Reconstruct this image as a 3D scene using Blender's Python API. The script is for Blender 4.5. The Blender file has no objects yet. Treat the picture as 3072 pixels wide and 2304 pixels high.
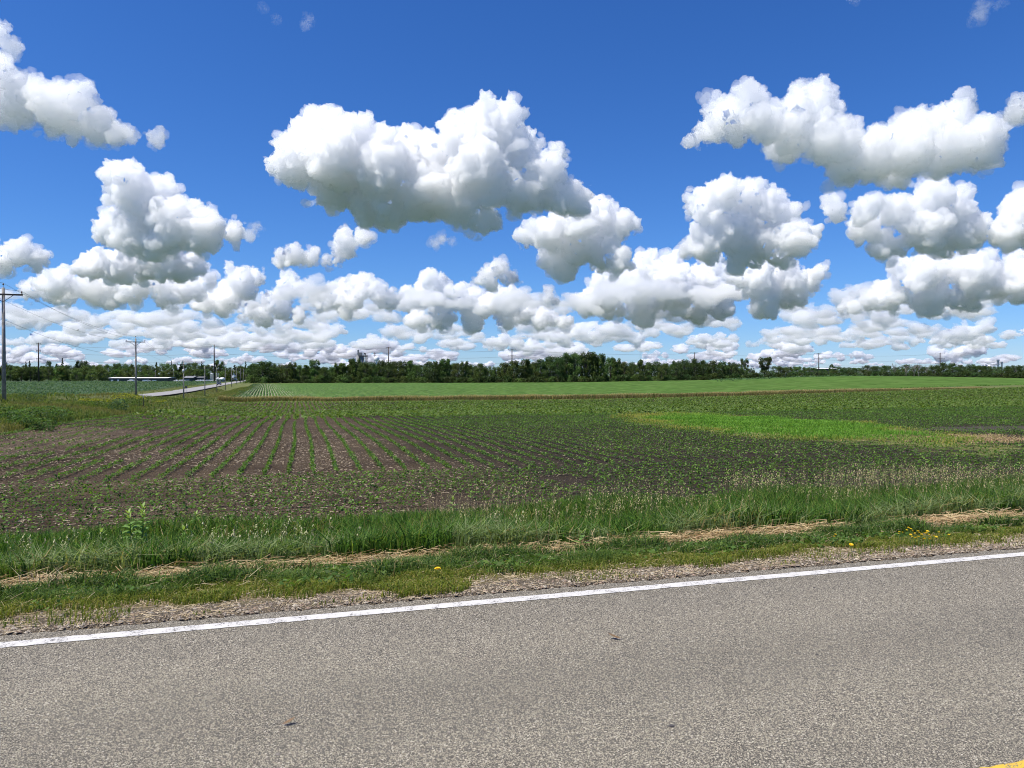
import bpy, bmesh, math, random, time
import numpy as np
from mathutils import Vector, Matrix

sc = bpy.context.scene
COL = sc.collection
T0 = time.time()
# ------------------------------------------------------------------ camera, sky, sun, exposure
F, CX, HY, CAMZ = 2194.0, 1536.0, 1128.0, 2.1       # focal length and horizon in photo pixels
cam = bpy.data.cameras.new('camera'); co = bpy.data.objects.new('camera', cam); COL.objects.link(co)
cam.sensor_width = 36; cam.lens = 36 * F / 3072; cam.clip_start = .05; cam.clip_end = 300000
co.location = (0, 0, CAMZ); co.rotation_euler = (math.radians(90) - math.atan((1152 - HY) / F), 0, 0)
sc.camera = co

SE, SA = 63.0, -115.0                                # sun elevation, azimuth from the view (left is negative)
w = bpy.data.worlds.new('World'); sc.world = w; w.use_nodes = True
nt = w.node_tree
sky = nt.nodes.new('ShaderNodeTexSky'); sky.sky_type = 'NISHITA'; sky.sun_disc = False
sky.sun_elevation = math.radians(SE); sky.sun_rotation = math.radians(SA)
sky.altitude = 0; sky.dust_density = 0; sky.ozone_density = 1; sky.air_density = 1
_s = nt.nodes.new('ShaderNodeSeparateColor'); _c = nt.nodes.new('ShaderNodeCombineColor'); nt.links.new(sky.outputs[0], _s.inputs[0])
for _i, (_g, _k) in enumerate(((1.31, .2087), (1.10, .4845), (1.0, 1.02))):      # the camera's rendering of blue, channel by channel
    _p = nt.nodes.new('ShaderNodeMath'); _p.operation = 'POWER'; _p.inputs[1].default_value = _g; nt.links.new(_s.outputs[_i], _p.inputs[0])
    _m = nt.nodes.new('ShaderNodeMath'); _m.operation = 'MULTIPLY'; _m.inputs[1].default_value = _k; nt.links.new(_p.outputs[0], _m.inputs[0]); nt.links.new(_m.outputs[0], _c.inputs[_i])
nt.links.new(_c.outputs[0], nt.nodes['Background'].inputs[0])
nt.nodes['Background'].inputs[1].default_value = .098

sun = bpy.data.lights.new('sun', 'SUN'); sun.energy = 5.0; sun.angle = math.radians(.53); sun.color = (1, .95, .87)
so = bpy.data.objects.new('sun', sun); COL.objects.link(so)
_e, _a = math.radians(SE), math.radians(SA)
so.rotation_euler = Vector((math.sin(_a) * math.cos(_e), math.cos(_a) * math.cos(_e), math.sin(_e))).to_track_quat('Z', 'Y').to_euler()
so.location = (0, 0, 60)

vs = sc.view_settings
vs.view_transform = 'Standard'; vs.look = 'None'; vs.exposure = 0.42; vs.gamma = 1.0; vs.use_curve_mapping = False
cy = sc.cycles
cy.use_denoising = True; cy.denoiser = 'OPENIMAGEDENOISE'; cy.denoising_input_passes = 'RGB_ALBEDO_NORMAL'; cy.denoising_prefilter = 'FAST'
cy.max_bounces = 36; cy.diffuse_bounces = 3; cy.glossy_bounces = 2; cy.transmission_bounces = 4
cy.volume_bounces = 36; cy.transparent_max_bounces = 64
cy.caustics_reflective = False; cy.caustics_refractive = False
cy.use_adaptive_sampling = True; cy.adaptive_threshold = .02; cy.filter_width = 1.0

# ------------------------------------------------------------------ helpers
rng = np.random.default_rng(7)
def tag(o, label=None, cat=None, group=None, kind=None):
    if label: o['label'] = label
    if cat: o['category'] = cat
    if group: o['group'] = group
    if kind: o['kind'] = kind
    return o
def link(name, me, parent=None, loc=None):
    o = bpy.data.objects.new(name, me); COL.objects.link(o)
    if parent is not None: o.parent = parent
    if loc is not None: o.location = loc
    return o
def empty(name, loc=(0, 0, 0), rz=0.0):
    o = bpy.data.objects.new(name, None); COL.objects.link(o); o.location = loc; o.rotation_euler = (0, 0, rz)
    o.empty_display_size = .2
    return o
def npmesh(name, V, faces, mat=None, col=None, smooth=False):
    """faces: (N,3) or (N,4) int array"""
    me = bpy.data.meshes.new(name); V = np.asarray(V, 'f'); faces = np.asarray(faces, 'i'); k = faces.shape[1]
    me.vertices.add(len(V)); me.vertices.foreach_set('co', V.ravel())
    me.loops.add(faces.size); me.loops.foreach_set('vertex_index', faces.ravel())
    me.polygons.add(len(faces)); me.polygons.foreach_set('loop_start', np.arange(0, faces.size, k, dtype='i'))
    me.polygons.foreach_set('use_smooth', np.full(len(faces), smooth))
    me.update(calc_edges=True)
    if col is not None:
        a = me.color_attributes.new('Col', 'FLOAT_COLOR', 'POINT')
        c4 = np.ones((len(V), 4), 'f'); c4[:, :3] = col; a.data.foreach_set('color', c4.ravel())
    if mat: me.materials.append(mat)
    return me
def sst(a, b, x):
    t = np.clip((x - a) / (b - a), 0, 1); return t * t * (3 - 2 * t)
def vnoise(x, y, s, seed=0):
    """cheap smooth value noise in 0..1"""
    r = np.random.default_rng(1000 + seed); tab = r.random((64, 64))
    x = np.asarray(x) / s; y = np.asarray(y) / s
    xi = np.floor(x).astype(int); yi = np.floor(y).astype(int); fx = x - xi; fy = y - yi
    fx = fx * fx * (3 - 2 * fx); fy = fy * fy * (3 - 2 * fy)
    g = lambda i, j: tab[i % 64, j % 64]
    return (g(xi, yi) * (1 - fx) + g(xi + 1, yi) * fx) * (1 - fy) + (g(xi, yi + 1) * (1 - fx) + g(xi + 1, yi + 1) * fx) * fy

class MB:
    """collects plain solids into one mesh"""
    def __init__(s): s.bm = bmesh.new()
    def box(s, c, size, rz=0.0, rot=None, bevel=0):
        M = Matrix.Translation(c) @ (rot.to_4x4() if rot else Matrix.Rotation(rz, 4, 'Z')) @ Matrix.Diagonal((*size, 1))
        r = bmesh.ops.create_cube(s.bm, size=1, matrix=M)
        if bevel:
            es = list({e for v in r['verts'] for e in v.link_edges})
            bmesh.ops.bevel(s.bm, geom=es, offset=bevel, segments=1, affect='EDGES')
        return s
    def cyl(s, a, b, r0, r1, n=10, cap=True):
        a, b = Vector(a), Vector(b); d = b - a
        M = Matrix.Translation((a + b) / 2) @ d.to_track_quat('Z', 'Y').to_matrix().to_4x4()
        bmesh.ops.create_cone(s.bm, cap_ends=cap, segments=n, radius1=r0, radius2=max(r1, 1e-4), depth=d.length, matrix=M); return s
    def ball(s, c, r, sub=2, sc_=(1, 1, 1)):
        bmesh.ops.create_icosphere(s.bm, subdivisions=sub, radius=r, matrix=Matrix.Translation(c) @ Matrix.Diagonal((*sc_, 1))); return s
    def poly(s, pts): s.bm.faces.new([s.bm.verts.new(p) for p in pts]); return s
    def prism(s, outline, y0, y1):
        """outline in x,z extruded along y"""
        a = [s.bm.verts.new((x, y0, z)) for x, z in outline]; b = [s.bm.verts.new((x, y1, z)) for x, z in outline]
        n = len(outline); s.bm.faces.new(a[::-1]); s.bm.faces.new(b)
        for i in range(n): s.bm.faces.new((a[i], a[(i + 1) % n], b[(i + 1) % n], b[i]))
        return s
    def lathe(s, prof, n=20, c=(0, 0, 0)):
        rings = []
        for r, z in prof:
            rings.append([s.bm.verts.new((c[0] + r * math.cos(2 * math.pi * i / n), c[1] + r * math.sin(2 * math.pi * i / n), c[2] + z)) for i in range(n)])
        for A, B in zip(rings, rings[1:]):
            for i in range(n): s.bm.faces.new((A[i], A[(i + 1) % n], B[(i + 1) % n], B[i]))
        s.bm.faces.new(rings[0][::-1]); s.bm.faces.new(rings[-1]); return s
    def build(s, name, mat, parent=None, smooth=False, loc=None):
        bmesh.ops.recalc_face_normals(s.bm, faces=s.bm.faces)
        me = bpy.data.meshes.new(name); s.bm.to_mesh(me); s.bm.free()
        if smooth:
            me.polygons.foreach_set('use_smooth', np.ones(len(me.polygons), bool))
        me.materials.append(mat)
        return link(name, me, parent, loc)

# ------------------------------------------------------------------ the lie of the land
DX, DY = .960, .2795                       # the near road runs along this direction
def uv(X, Y): return X * DX + Y * DY, -X * DY + Y * DX
def xy(u, v): return u * DX - v * DY, u * DY + v * DX
PV = np.array([[-400, -1.2], [-60, -1.2], [-14, -1.0], [-6, -.25], [-3.5, 0], [6.9, 0], [7.7, -.07], [9.2, -.32], [12.5, -1.02], [15, -1.1], [24, -1.12], [45, -1.25], [64, -1.55],
               [80, -2.05], [97, -2.75], [112, -3.15], [135, -3.3], [148, -3.15], [156, -2.75], [170, -2.6], [230, -2.5], [450, -2.45], [900, -2.2], [9000, -2.2], [40000, -2.2]])
PZ = np.array([[-50, 0], [10, 0], [58, -.33], [95, -1.1], [133, -1.96], [180, -2.45], [227, -2.66], [400, -2.5], [800, -2.3], [9000, -2.2], [40000, -2.2]])
def roadz(Y): return np.interp(Y, PZ[:, 0], PZ[:, 1])
def T(X, Y, bare=False):
    X = np.asarray(X, float); Y = np.asarray(Y, float)
    u, v = uv(X, Y)
    p = np.interp(v, PV[:, 0], PV[:, 1])
    p = (p + np.interp(v + 2.5, PV[:, 0], PV[:, 1]) * (v > 24) + np.interp(v - 2.5, PV[:, 0], PV[:, 1]) * (v > 24)) / (1 + 2 * (v > 24))
    far = sst(70, 170, Y)
    rise = 2.3 * sst(10, 170, X) * far * (1 - .3 * sst(250, 420, Y))
    rise = rise + 2.2 * np.exp(-((X - 165) / 85) ** 2 - ((Y - 345) / 75) ** 2) * far
    p = p + rise
    q = X + 21.5 + .324 * Y
    wl = (1 - sst(2, 16, q)) * sst(14, 34, v)
    p = p * (1 - wl) + roadz(Y) * wl
    p = p - 1.75 * np.exp(-((q - 1.5) / 4.2) ** 2) * sst(120, 172, Y) * (1 - sst(280, 430, Y))
    p = p + .75 * np.exp(-((q + 1.5) / 2.2) ** 2) * sst(24, 45, Y) * (1 - sst(108, 128, Y))
    soft = sst(8, 14, v) * .07 + sst(30, 90, v) * .10
    p = p + soft * (vnoise(X, Y, 6.0, 1) - .5) + .16 * sst(60, 200, v) * (vnoise(X, Y, 37.0, 2) - .5)
    p = p - .10 * np.exp(-((q + 8) / 4.5) ** 4) * sst(14, 34, v) * (0 if bare else 1)   # bed under the side road
    return p
def Tz(x, y): return float(T(np.array([x]), np.array([y]))[0])
def ground_at(px, py, h=0.0):
    """photo pixel to the point where that line of sight meets the land"""
    ts = np.geomspace(4, 3000, 6000)
    X = (px - CX) / F * ts; Z = CAMZ - (py - HY) / F * ts
    d = Z - T(X, ts) - h
    i = int(np.argmax(d < 0)) if (d < 0).any() else len(ts) - 1
    return float(X[i]), float(ts[i]), float(T(X[i:i + 1], ts[i:i + 1])[0])

# ------------------------------------------------------------------ materials
def newmat(name):
    m = bpy.data.materials.new(name); m.use_nodes = True
    return m, m.node_tree.nodes, m.node_tree.links, m.node_tree.nodes['Principled BSDF']
class N:
    """tiny node helper"""
    def __init__(s, m): s.t = m.node_tree; s.n = s.t.nodes; s.l = s.t.links
    def _in(s, sock, v):
        if isinstance(v, bpy.types.NodeSocket): s.l.new(v, sock)
        elif isinstance(v, (tuple, list)) and len(v) == 3 and sock.type == 'RGBA': sock.default_value = (*v, 1)
        else: sock.default_value = v
    def math(s, op, a, b=0.0, c=0.0, clamp=False):
        n = s.n.new('ShaderNodeMath'); n.operation = op; n.use_clamp = clamp
        s._in(n.inputs[0], a); s._in(n.inputs[1], b)
        if op in ('MULTIPLY_ADD',): s._in(n.inputs[2], c)
        return n.outputs[0]
    def mix(s, f, a, b, mode='MIX'):
        n = s.n.new('ShaderNodeMix'); n.data_type = 'RGBA'; n.blend_type = mode
        s._in(n.inputs[0], f); s._in(n.inputs[6], a); s._in(n.inputs[7], b); return n.outputs[2]
    def ramp(s, x, a, b):
        n = s.n.new('ShaderNodeMapRange'); n.interpolation_type = 'SMOOTHSTEP'; s._in(n.inputs[0], x)
        n.inputs[1].default_value = a; n.inputs[2].default_value = b; return n.outputs[0]
    def noise(s, scale, detail=2, vec=None, rough=.55, dist=0.0):
        n = s.n.new('ShaderNodeTexNoise'); n.inputs['Scale'].default_value = scale; n.inputs['Detail'].default_value = detail
        n.inputs['Roughness'].default_value = rough; n.inputs['Distortion'].default_value = dist
        if vec is not None: s.l.new(vec, n.inputs['Vector'])
        return n.outputs['Fac']
    def vor(s, scale, vec=None, out='Color', rnd=1.0):
        n = s.n.new('ShaderNodeTexVoronoi'); n.inputs['Scale'].default_value = scale; n.inputs['Randomness'].default_value = rnd
        if vec is not None: s.l.new(vec, n.inputs['Vector'])
        return n.outputs[out]
    def pos(s): return s.n.new('ShaderNodeNewGeometry').outputs['Position']
    def sep(s, v):
        n = s.n.new('ShaderNodeSeparateXYZ'); s.l.new(v, n.inputs[0]); return n.outputs
    def scale(s, v, k):
        n = s.n.new('ShaderNodeVectorMath'); n.operation = 'MULTIPLY'; s.l.new(v, n.inputs[0]); n.inputs[1].default_value = k; return n.outputs[0]
    def bump(s, h, strength, dist, bs):
        n = s.n.new('ShaderNodeBump'); n.inputs['Strength'].default_value = strength; n.inputs['Distance'].default_value = dist
        s.l.new(h, n.inputs['Height']); s.l.new(n.outputs[0], bs.inputs['Normal'])

def plain(name, c, rough=.6, metal=0.0, var=.12, scale=6.0, spec=.3):
    m, n, l, b = newmat(name); k = N(m)
    tc = n.new('ShaderNodeTexCoord').outputs['Object']
    f = k.noise(scale, 4, tc)
    lo = tuple(x * (1 - var * 1.6) for x in c); hi = tuple(min(1, x * (1 + var)) for x in c)
    l.new(k.mix(k.ramp(f, .3, .7), lo, hi), b.inputs['Base Color'])
    b.inputs['Roughness'].default_value = rough; b.inputs['Metallic'].default_value = metal; b.inputs['Specular IOR Level'].default_value = spec
    return m
def leafmat(name, c=None, trans=.35, rough=.5, rnd=0.0, tcol=None, spec=.35):
    """leaf: glossy-ish front, light passing through; colour from the Col attribute unless given"""
    m, n, l, b = newmat(name); k = N(m)
    if c is None:
        a = n.new('ShaderNodeAttribute'); a.attribute_name = 'Col'; colr = a.outputs['Color']
    else:
        colr = n.new('ShaderNodeRGB').outputs[0]; colr.default_value = (*c, 1)
    if rnd:
        oi = n.new('ShaderNodeObjectInfo').outputs['Random']
        hs = n.new('ShaderNodeHueSaturation'); l.new(colr, hs.inputs['Color'])
        l.new(k.math('MULTIPLY_ADD', oi, rnd * 1.3, 1 - rnd * .65), hs.inputs['Value'])
        l.new(k.math('MULTIPLY_ADD', oi, .05, .475), hs.inputs['Hue'])
        colr = hs.outputs[0]
    l.new(colr, b.inputs['Base Color']); b.inputs['Roughness'].default_value = rough; b.inputs['Specular IOR Level'].default_value = spec
    t = n.new('ShaderNodeBsdfTranslucent')
    l.new(k.mix(1.0, colr, tcol or (1.25, 1.3, .6), 'MULTIPLY'), t.inputs['Color'])
    mx = n.new('ShaderNodeMixShader'); mx.inputs[0].default_value = trans
    l.new(b.outputs[0], mx.inputs[1]); l.new(t.outputs[0], mx.inputs[2]); l.new(mx.outputs[0], n['Material Output'].inputs['Surface'])
    return m

def mat_ground():
    m, n, l, b = newmat('land'); k = N(m)
    P = k.pos(); x, y, z = k.sep(P)
    def lin(a, bb, c): return k.math('ADD', k.math('MULTIPLY_ADD', x, a, c), k.math('MULTIPLY', y, bb))
    u = lin(DX, DY, 0.0); v = lin(-DY, DX, 0.0); q = lin(1.0, .324, 21.5)
    wob = k.math('SUBTRACT', k.noise(.9, 4, P), .5); wob2 = k.math('SUBTRACT', k.noise(.12, 3, P), .5)
    nz1 = k.noise(1.3, 5, P); nz2 = k.noise(.07, 4, P); fine = k.noise(14, 6, P, .7); fib = k.noise(30, 4, k.scale(P, (1, .35, 1)), .7)
    # rough grassland far and wide
    grass = k.mix(nz2, (.075, .105, .026), (.12, .135, .045))
    grass = k.mix(k.math('MULTIPLY', k.ramp(nz1, .45, .75), k.math('SUBTRACT', 1, k.ramp(v, 300, 600))), grass, (.17, .14, .065))
    grass = k.mix(k.ramp(v, 460, 700), grass, k.mix(nz2, (.035, .060, .024), (.060, .090, .035)))
    # bare field soil with pale residue
    soil = k.mix(k.ramp(fine, .32, .68), (.017, .011, .007), (.088, .060, .035))
    soil = k.mix(k.math('MULTIPLY', k.ramp(fib, .50, .66), k.ramp(k.noise(.5, 4, P), .30, .66)), soil, (.30, .23, .145))
    soil = k.mix(k.math('MULTIPLY', k.ramp(k.noise(.16, 3, P), .52, .72), .35), soil, (.15, .105, .060))
    rich = k.ramp(k.math('ADD', u, k.math('MULTIPLY', wob2, 9.0)), 1.0, 9.0)
    soil = k.mix(k.math('MULTIPLY', rich, .8), soil, k.mix(k.ramp(fine, .35, .7), (.013, .010, .007), (.052, .040, .025)))
    vv = k.math('ADD', v, k.math('MULTIPLY', wob, 1.2)); uu = k.math('ADD', u, k.math('MULTIPLY', wob2, 2.0))
    near = k.math('MULTIPLY', k.math('MULTIPLY', k.ramp(vv, 15.2, 16.0), k.ramp(uu, -14.2, -13.2)), k.math('SUBTRACT', 1, k.ramp(vv, 147, 149)))
    col = k.mix(near, grass, soil)
    # far crop floor, nearly closed
    ff = k.math('MULTIPLY', k.math('MULTIPLY', k.ramp(v, 158, 160), k.ramp(q, 11.5, 13)), k.math('SUBTRACT', 1, k.ramp(v, 446, 452)))
    col = k.mix(ff, col, k.mix(nz2, (.065, .120, .032), (.085, .140, .038)))
    pale = k.math('MULTIPLY', ff, k.math('SUBTRACT', 1, k.ramp(q, 20, 75)))
    col = k.mix(k.math('MULTIPLY', pale, .85), col, (.25, .25, .17))
    # left crop floor
    lf = k.math('MULTIPLY', k.math('SUBTRACT', 1, k.ramp(q, -20, -18)), k.math('MULTIPLY', k.ramp(y, 120, 128), k.math('SUBTRACT', 1, k.ramp(y, 600, 620))))
    col = k.mix(lf, col, (.05, .085, .04))
    # brown and pale bare spots in the near field
    def blob(cx, cy, ax, ay, ca, amp):
        sn, cs = math.sin(ca), math.cos(ca)
        a = k.math('ADD', k.math('MULTIPLY', k.math('SUBTRACT', x, cx), cs / ax), k.math('MULTIPLY', k.math('SUBTRACT', y, cy), sn / ax))
        c = k.math('ADD', k.math('MULTIPLY', k.math('SUBTRACT', x, cx), -sn / ay), k.math('MULTIPLY', k.math('SUBTRACT', y, cy), cs / ay))
        r = k.math('ADD', k.math('MULTIPLY', a, a), k.math('MULTIPLY', c, c))
        r = k.math('ADD', r, k.math('MULTIPLY', k.math('ADD', wob, wob2), amp))
        return k.math('SUBTRACT', 1, k.ramp(r, .55, 1.15))
    col = k.mix(blob(16.8, 52, 19, 7.4, 1.72, 2.2), col, (.19, .19, .06))
    col = k.mix(k.math('MULTIPLY', blob(24.0, 37.5, 4.2, 2.4, .3, 3.0), k.ramp(fine, .3, .55)), col, (.32, .215, .12))
    col = k.mix(k.math('MULTIPLY', blob(30.5, 46, 5, 2.0, .3, 2.5), .6), col, (.10, .085, .070))
    col = k.mix(k.math('MULTIPLY', k.math('MULTIPLY', blob(-22, 36, 9.5, 1.8, 1.83, 4.5), k.ramp(fine, .35, .6)), .3), col, (.27, .205, .135))
    # verge: thatch, then gravel by the asphalt
    thatch = k.mix(fib, (.10, .095, .035), (.28, .22, .11))
    vg = k.math('SUBTRACT', 1, k.ramp(vv, 14.6, 15.6)); vg = k.math('MULTIPLY', vg, k.ramp(v, 4.0, 4.2))
    col = k.mix(vg, col, thatch)
    gv = k.vor(55, P, 'Color'); gd = k.vor(55, P, 'Distance')
    bw = k.n.new('ShaderNodeRGBToBW'); l.new(gv, bw.inputs[0])
    grav = k.mix(bw.outputs[0], (.10, .078, .052), (.30, .24, .165))
    grav = k.mix(k.ramp(gd, .35, .6), grav, (.11, .09, .065))
    gm = k.math('SUBTRACT', 1, k.ramp(k.math('ADD', v, k.math('MULTIPLY', wob, 1.0)), 7.20, 7.60))
    gm = k.math('MULTIPLY', gm, k.ramp(v, 4.0, 4.2))
    col = k.mix(gm, col, grav)
    l.new(col, b.inputs['Base Color']); b.inputs['Roughness'].default_value = .95; b.inputs['Specular IOR Level'].default_value = .15
    k.bump(k.math('ADD', fine, k.math('MULTIPLY', gd, -.6)), .9, .05, b)
    return m

def mat_asphalt(name, fineness=1.0, tone=1.0):
    m, n, l, b = newmat(name); k = N(m); P = k.pos()
    v1 = k.n.new('ShaderNodeRGBToBW'); l.new(k.vor(140 * fineness, P, 'Color'), v1.inputs[0])
    d1 = k.vor(140 * fineness, P, 'Distance')
    v2 = k.n.new('ShaderNodeRGBToBW'); l.new(k.vor(60 * fineness, P, 'Color'), v2.inputs[0]); d2 = k.vor(60 * fineness, P, 'Distance')
    c = k.mix(k.ramp(v1.outputs[0], .15, .85), tuple(t * tone for t in (.085, .074, .054)), tuple(t * tone for t in (.435, .385, .288)))
    c = k.mix(k.math('MULTIPLY', k.ramp(d1, .45, .8), .8), c, (.045, .041, .036))
    big = k.math('MULTIPLY', k.ramp(v2.outputs[0], .70, .74), k.math('SUBTRACT', 1, k.ramp(d2, .30, .42)))
    c = k.mix(big, c, tuple(t * tone for t in (.54, .49, .395)))
    pit = k.math('MULTIPLY', k.math('SUBTRACT', 1, k.ramp(v2.outputs[0], .20, .24)), k.math('SUBTRACT', 1, k.ramp(d2, .30, .42)))
    c = k.mix(k.math('MULTIPLY', pit, .7), c, (.045, .041, .037))
    big2 = k.noise(.55, 4, P); c = k.mix(k.math('MULTIPLY', k.ramp(big2, .35, .75), .22), c, k.mix(1.0, c, (1.22, 1.2, 1.16), 'MULTIPLY'))
    st = k.noise(1.0, 5, k.scale(P, (3, 3, 1))); c = k.mix(k.math('MULTIPLY', k.ramp(st, .62, .8), .16), c, k.mix(1.0, c, (.70, .70, .76), 'MULTIPLY'))
    xx, yy, zz = k.sep(P); vv = k.math('ADD', k.math('MULTIPLY', xx, -DY), k.math('MULTIPLY', yy, DX)); vv = k.math('ADD', vv, k.math('MULTIPLY', k.math('SUBTRACT', k.noise(.35, 3, P), .5), .5))
    for cv in (3.85, 5.55):
        dv = k.math('ABSOLUTE', k.math('SUBTRACT', vv, cv)); wp = k.math('SUBTRACT', 1, k.ramp(dv, .15, .55)); c = k.mix(k.math('MULTIPLY', wp, .28), c, k.mix(1.0, c, (1.28, 1.27, 1.25), 'MULTIPLY'))
    dv = k.math('ABSOLUTE', k.math('SUBTRACT', vv, 4.7)); c = k.mix(k.math('MULTIPLY', k.math('SUBTRACT', 1, k.ramp(dv, .1, .45)), .25), c, k.mix(1.0, c, (.78, .77, .77), 'MULTIPLY'))
    edge = k.ramp(vv, 6.2, 6.5); c = k.mix(k.math('MULTIPLY', edge, .2), c, k.mix(1.0, c, (.8, .8, .8), 'MULTIPLY'))
    l.new(c, b.inputs['Base Color']); b.inputs['Roughness'].default_value = .82; b.inputs['Specular IOR Level'].default_value = .35
    k.bump(k.math('SUBTRACT', v1.outputs[0], k.math('MULTIPLY', d1, 1.2)), .75, .008, b)
    return m
def mat_paint(name, c, wear):
    m, n, l, b = newmat(name); k = N(m); P = k.pos()
    v1 = k.n.new('ShaderNodeRGBToBW'); l.new(k.vor(105, P, 'Color'), v1.inputs[0]); nz = k.noise(7, 5, P, .65)
    f = k.math('ADD', k.math('MULTIPLY', v1.outputs[0], .5), k.math('MULTIPLY', nz, .9))
    cc = k.mix(k.ramp(nz, .3, .7), tuple(x * .88 for x in c), c)
    cc = k.mix(k.ramp(f, wear, wear + .12), (.16, .15, .14), cc)
    l.new(cc, b.inputs['Base Color']); b.inputs['Roughness'].default_value = .7
    k.bump(v1.outputs[0], .4, .004, b)
    return m

M = dict(
    land=mat_ground(), asphalt=mat_asphalt('asphalt'), side=plain('side_road_asphalt', (.27, .26, .25), .85, var=.08, scale=.6),
    white=mat_paint('white_paint', (.56, .54, .50), .48), yellow=mat_paint('yellow_paint', (.62, .40, .04), .42),
    grass=leafmat('grass_blade', None, .40, .5, spec=.12), straw=leafmat('straw', None, .15, .6, tcol=(1, .95, .8)), soy=leafmat('soy_leaf', None, .38, .5, spec=.15),
    crop=leafmat('crop_leaf', None, .35, .6, spec=.05), leaf=leafmat('tree_leaf', None, .30, .55, rnd=.35, spec=.2),
    bark=plain('bark', (.085, .070, .055), .9, scale=3), dead=plain('dead_wood', (.22, .20, .18), .9, scale=3),
    wood=plain('grey_pole_wood', (.26, .245, .225), .85, var=.2, scale=5), darkwood=plain('creosote_pole', (.055, .048, .042), .8, scale=3),
    rust=plain('weathering_steel', (.060, .045, .040), .75, scale=1), galv=plain('galvanised_steel', (.42, .43, .44), .45, .8),
    porcelain=plain('brown_porcelain', (.09, .06, .05), .25, spec=.6), wire=plain('aluminium_wire', (.10, .10, .105), .5, .5),
    bwhite=plain('white_metal_cladding', (.78, .78, .77), .5, scale=.4, var=.05), bdark=plain('dark_siding', (.075, .07, .07), .7, scale=.5),
    grey=plain('grey_concrete', (.30, .30, .29), .9, scale=.2), roofgrey=plain('grey_roof', (.19, .19, .195), .7, scale=.4), glass=plain('dark_glass', (.03, .04, .05), .3, spec=.3),
    carwhite=plain('white_car_paint', (.8, .8, .8), .25, spec=.6, var=.02), carblue=plain('dark_blue_car_paint', (.02, .03, .06), .22, spec=.6, var=.02),
    rubber=plain('tyre_rubber', (.02, .02, .02), .8), chrome=plain('chrome', (.6, .6, .62), .2, .9), lamp=plain('headlight_glass', (.7, .72, .75), .15, spec=.7),
    stone=plain('gravel_stone', (.26, .23, .20), .85, var=.3, scale=9), petal=leafmat('yellow_petal', (.82, .56, .015), .3, .5, tcol=(1, 1, .6)),
    stem=leafmat('green_stem', (.12, .20, .05), .2), milk=leafmat('milkweed_leaf', (.15, .26, .06), .30, .6, spec=.15), milktop=leafmat('milkweed_top', (.30, .42, .10), .4, .5),
    bird=plain('dark_feathers', (.03, .028, .028), .7), deadleaf=leafmat('dry_leaf', (.22, .13, .06), .2), red=plain('sign_red', (.45, .05, .04), .5), clay=plain('patio_brown', (.14, .07, .06), .8),
    steeple=plain('copper_green', (.20, .27, .25), .6),
)

# ------------------------------------------------------------------ ground, roads
def axis(a, knots):
    out = [a]
    for end, step in knots:
        while out[-1] < end - 1e-6: out.append(min(end, out[-1] + step))
    return np.array(out)
US = np.concatenate([-np.geomspace(40000, 260, 40), axis(-250, [(-90, 8), (-16, 2), (24, .9), (60, 2), (250, 6)]), np.geomspace(262, 40000, 40)])
VS = np.concatenate([-np.geomspace(20000, 40, 16), axis(-20, [(-2, 1), (6.6, .4), (16, .3), (60, .9), (180, 2), (500, 6)]), np.geomspace(510, 40000, 50)])
UU, VV = np.meshgrid(US, VS); GX, GY = xy(UU, VV); GZ = T(GX, GY)
GZ = np.where((VV > -3.2) & (VV < 6.75), -.12, GZ)
idx = np.arange(UU.size).reshape(UU.shape)
quads = np.stack([idx[:-1, :-1], idx[:-1, 1:], idx[1:, 1:], idx[1:, :-1]], -1).reshape(-1, 4)
g = link('ground', npmesh('ground', np.stack([GX, GY, GZ], -1).reshape(-1, 3), quads, M['land'], smooth=True)); tag(g, kind='structure')

def strip(name, us, v0, v1, z, mat, parent=None, jit=0.0, nv=2):
    vs_ = np.linspace(v0, v1, nv); A, B = np.meshgrid(us, vs_)
    if jit:
        B = B.copy(); B[0] += rng.normal(0, jit, len(us)); B[-1] += rng.normal(0, jit, len(us))
    X, Y = xy(A, B); i = np.arange(A.size).reshape(A.shape)
    qd = np.stack([i[:-1, :-1], i[:-1, 1:], i[1:, 1:], i[1:, :-1]], -1).reshape(-1, 4)
    return link(name, npmesh(name, np.stack([X, Y, np.full_like(X, z)], -1).reshape(-1, 3), qd, mat), parent)
usr = np.concatenate([np.linspace(-400, -14, 60), np.arange(-13.9, 25, .05), np.linspace(26, 400, 60)])
road = tag(strip('road', usr, -3.4, 6.80, 0.0, M['asphalt'], jit=.016), kind='structure')
strip('white_edge_line', usr, 6.50, 6.635, .004, M['white'], road, .003)
strip('white_edge_line', usr, -.78, -.65, .004, M['white'], road, .003)
strip('yellow_center_line', usr, 2.925, 3.025, .004, M['yellow'], road, .004)
strip('yellow_center_line', usr, 2.715, 2.815, .004, M['yellow'], road, .004)
# a small dip of the ground sheet hides under the road; road edge has thickness
# side road
ys = np.concatenate([np.linspace(26, 300, 110), np.linspace(305, 1300, 80)])
offs = np.array([-3.84, -2.5, 0, 2.5, 3.84])
A, B = np.meshgrid(offs, ys); X = -21.5 - 8 + A - .324 * B
X = np.where(B < 60, X - (A > 0) * 0, X)
Z = roadz(B) + .02 + .07 * (1 - (A / 3.84) ** 2)
i = np.arange(A.size).reshape(A.shape); qd = np.stack([i[:-1, :-1], i[:-1, 1:], i[1:, 1:], i[1:, :-1]], -1).reshape(-1, 4)
tag(link('side_road', npmesh('side_road', np.stack([X, B, Z], -1).reshape(-1, 3), qd, M['side'])), kind='structure')

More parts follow.
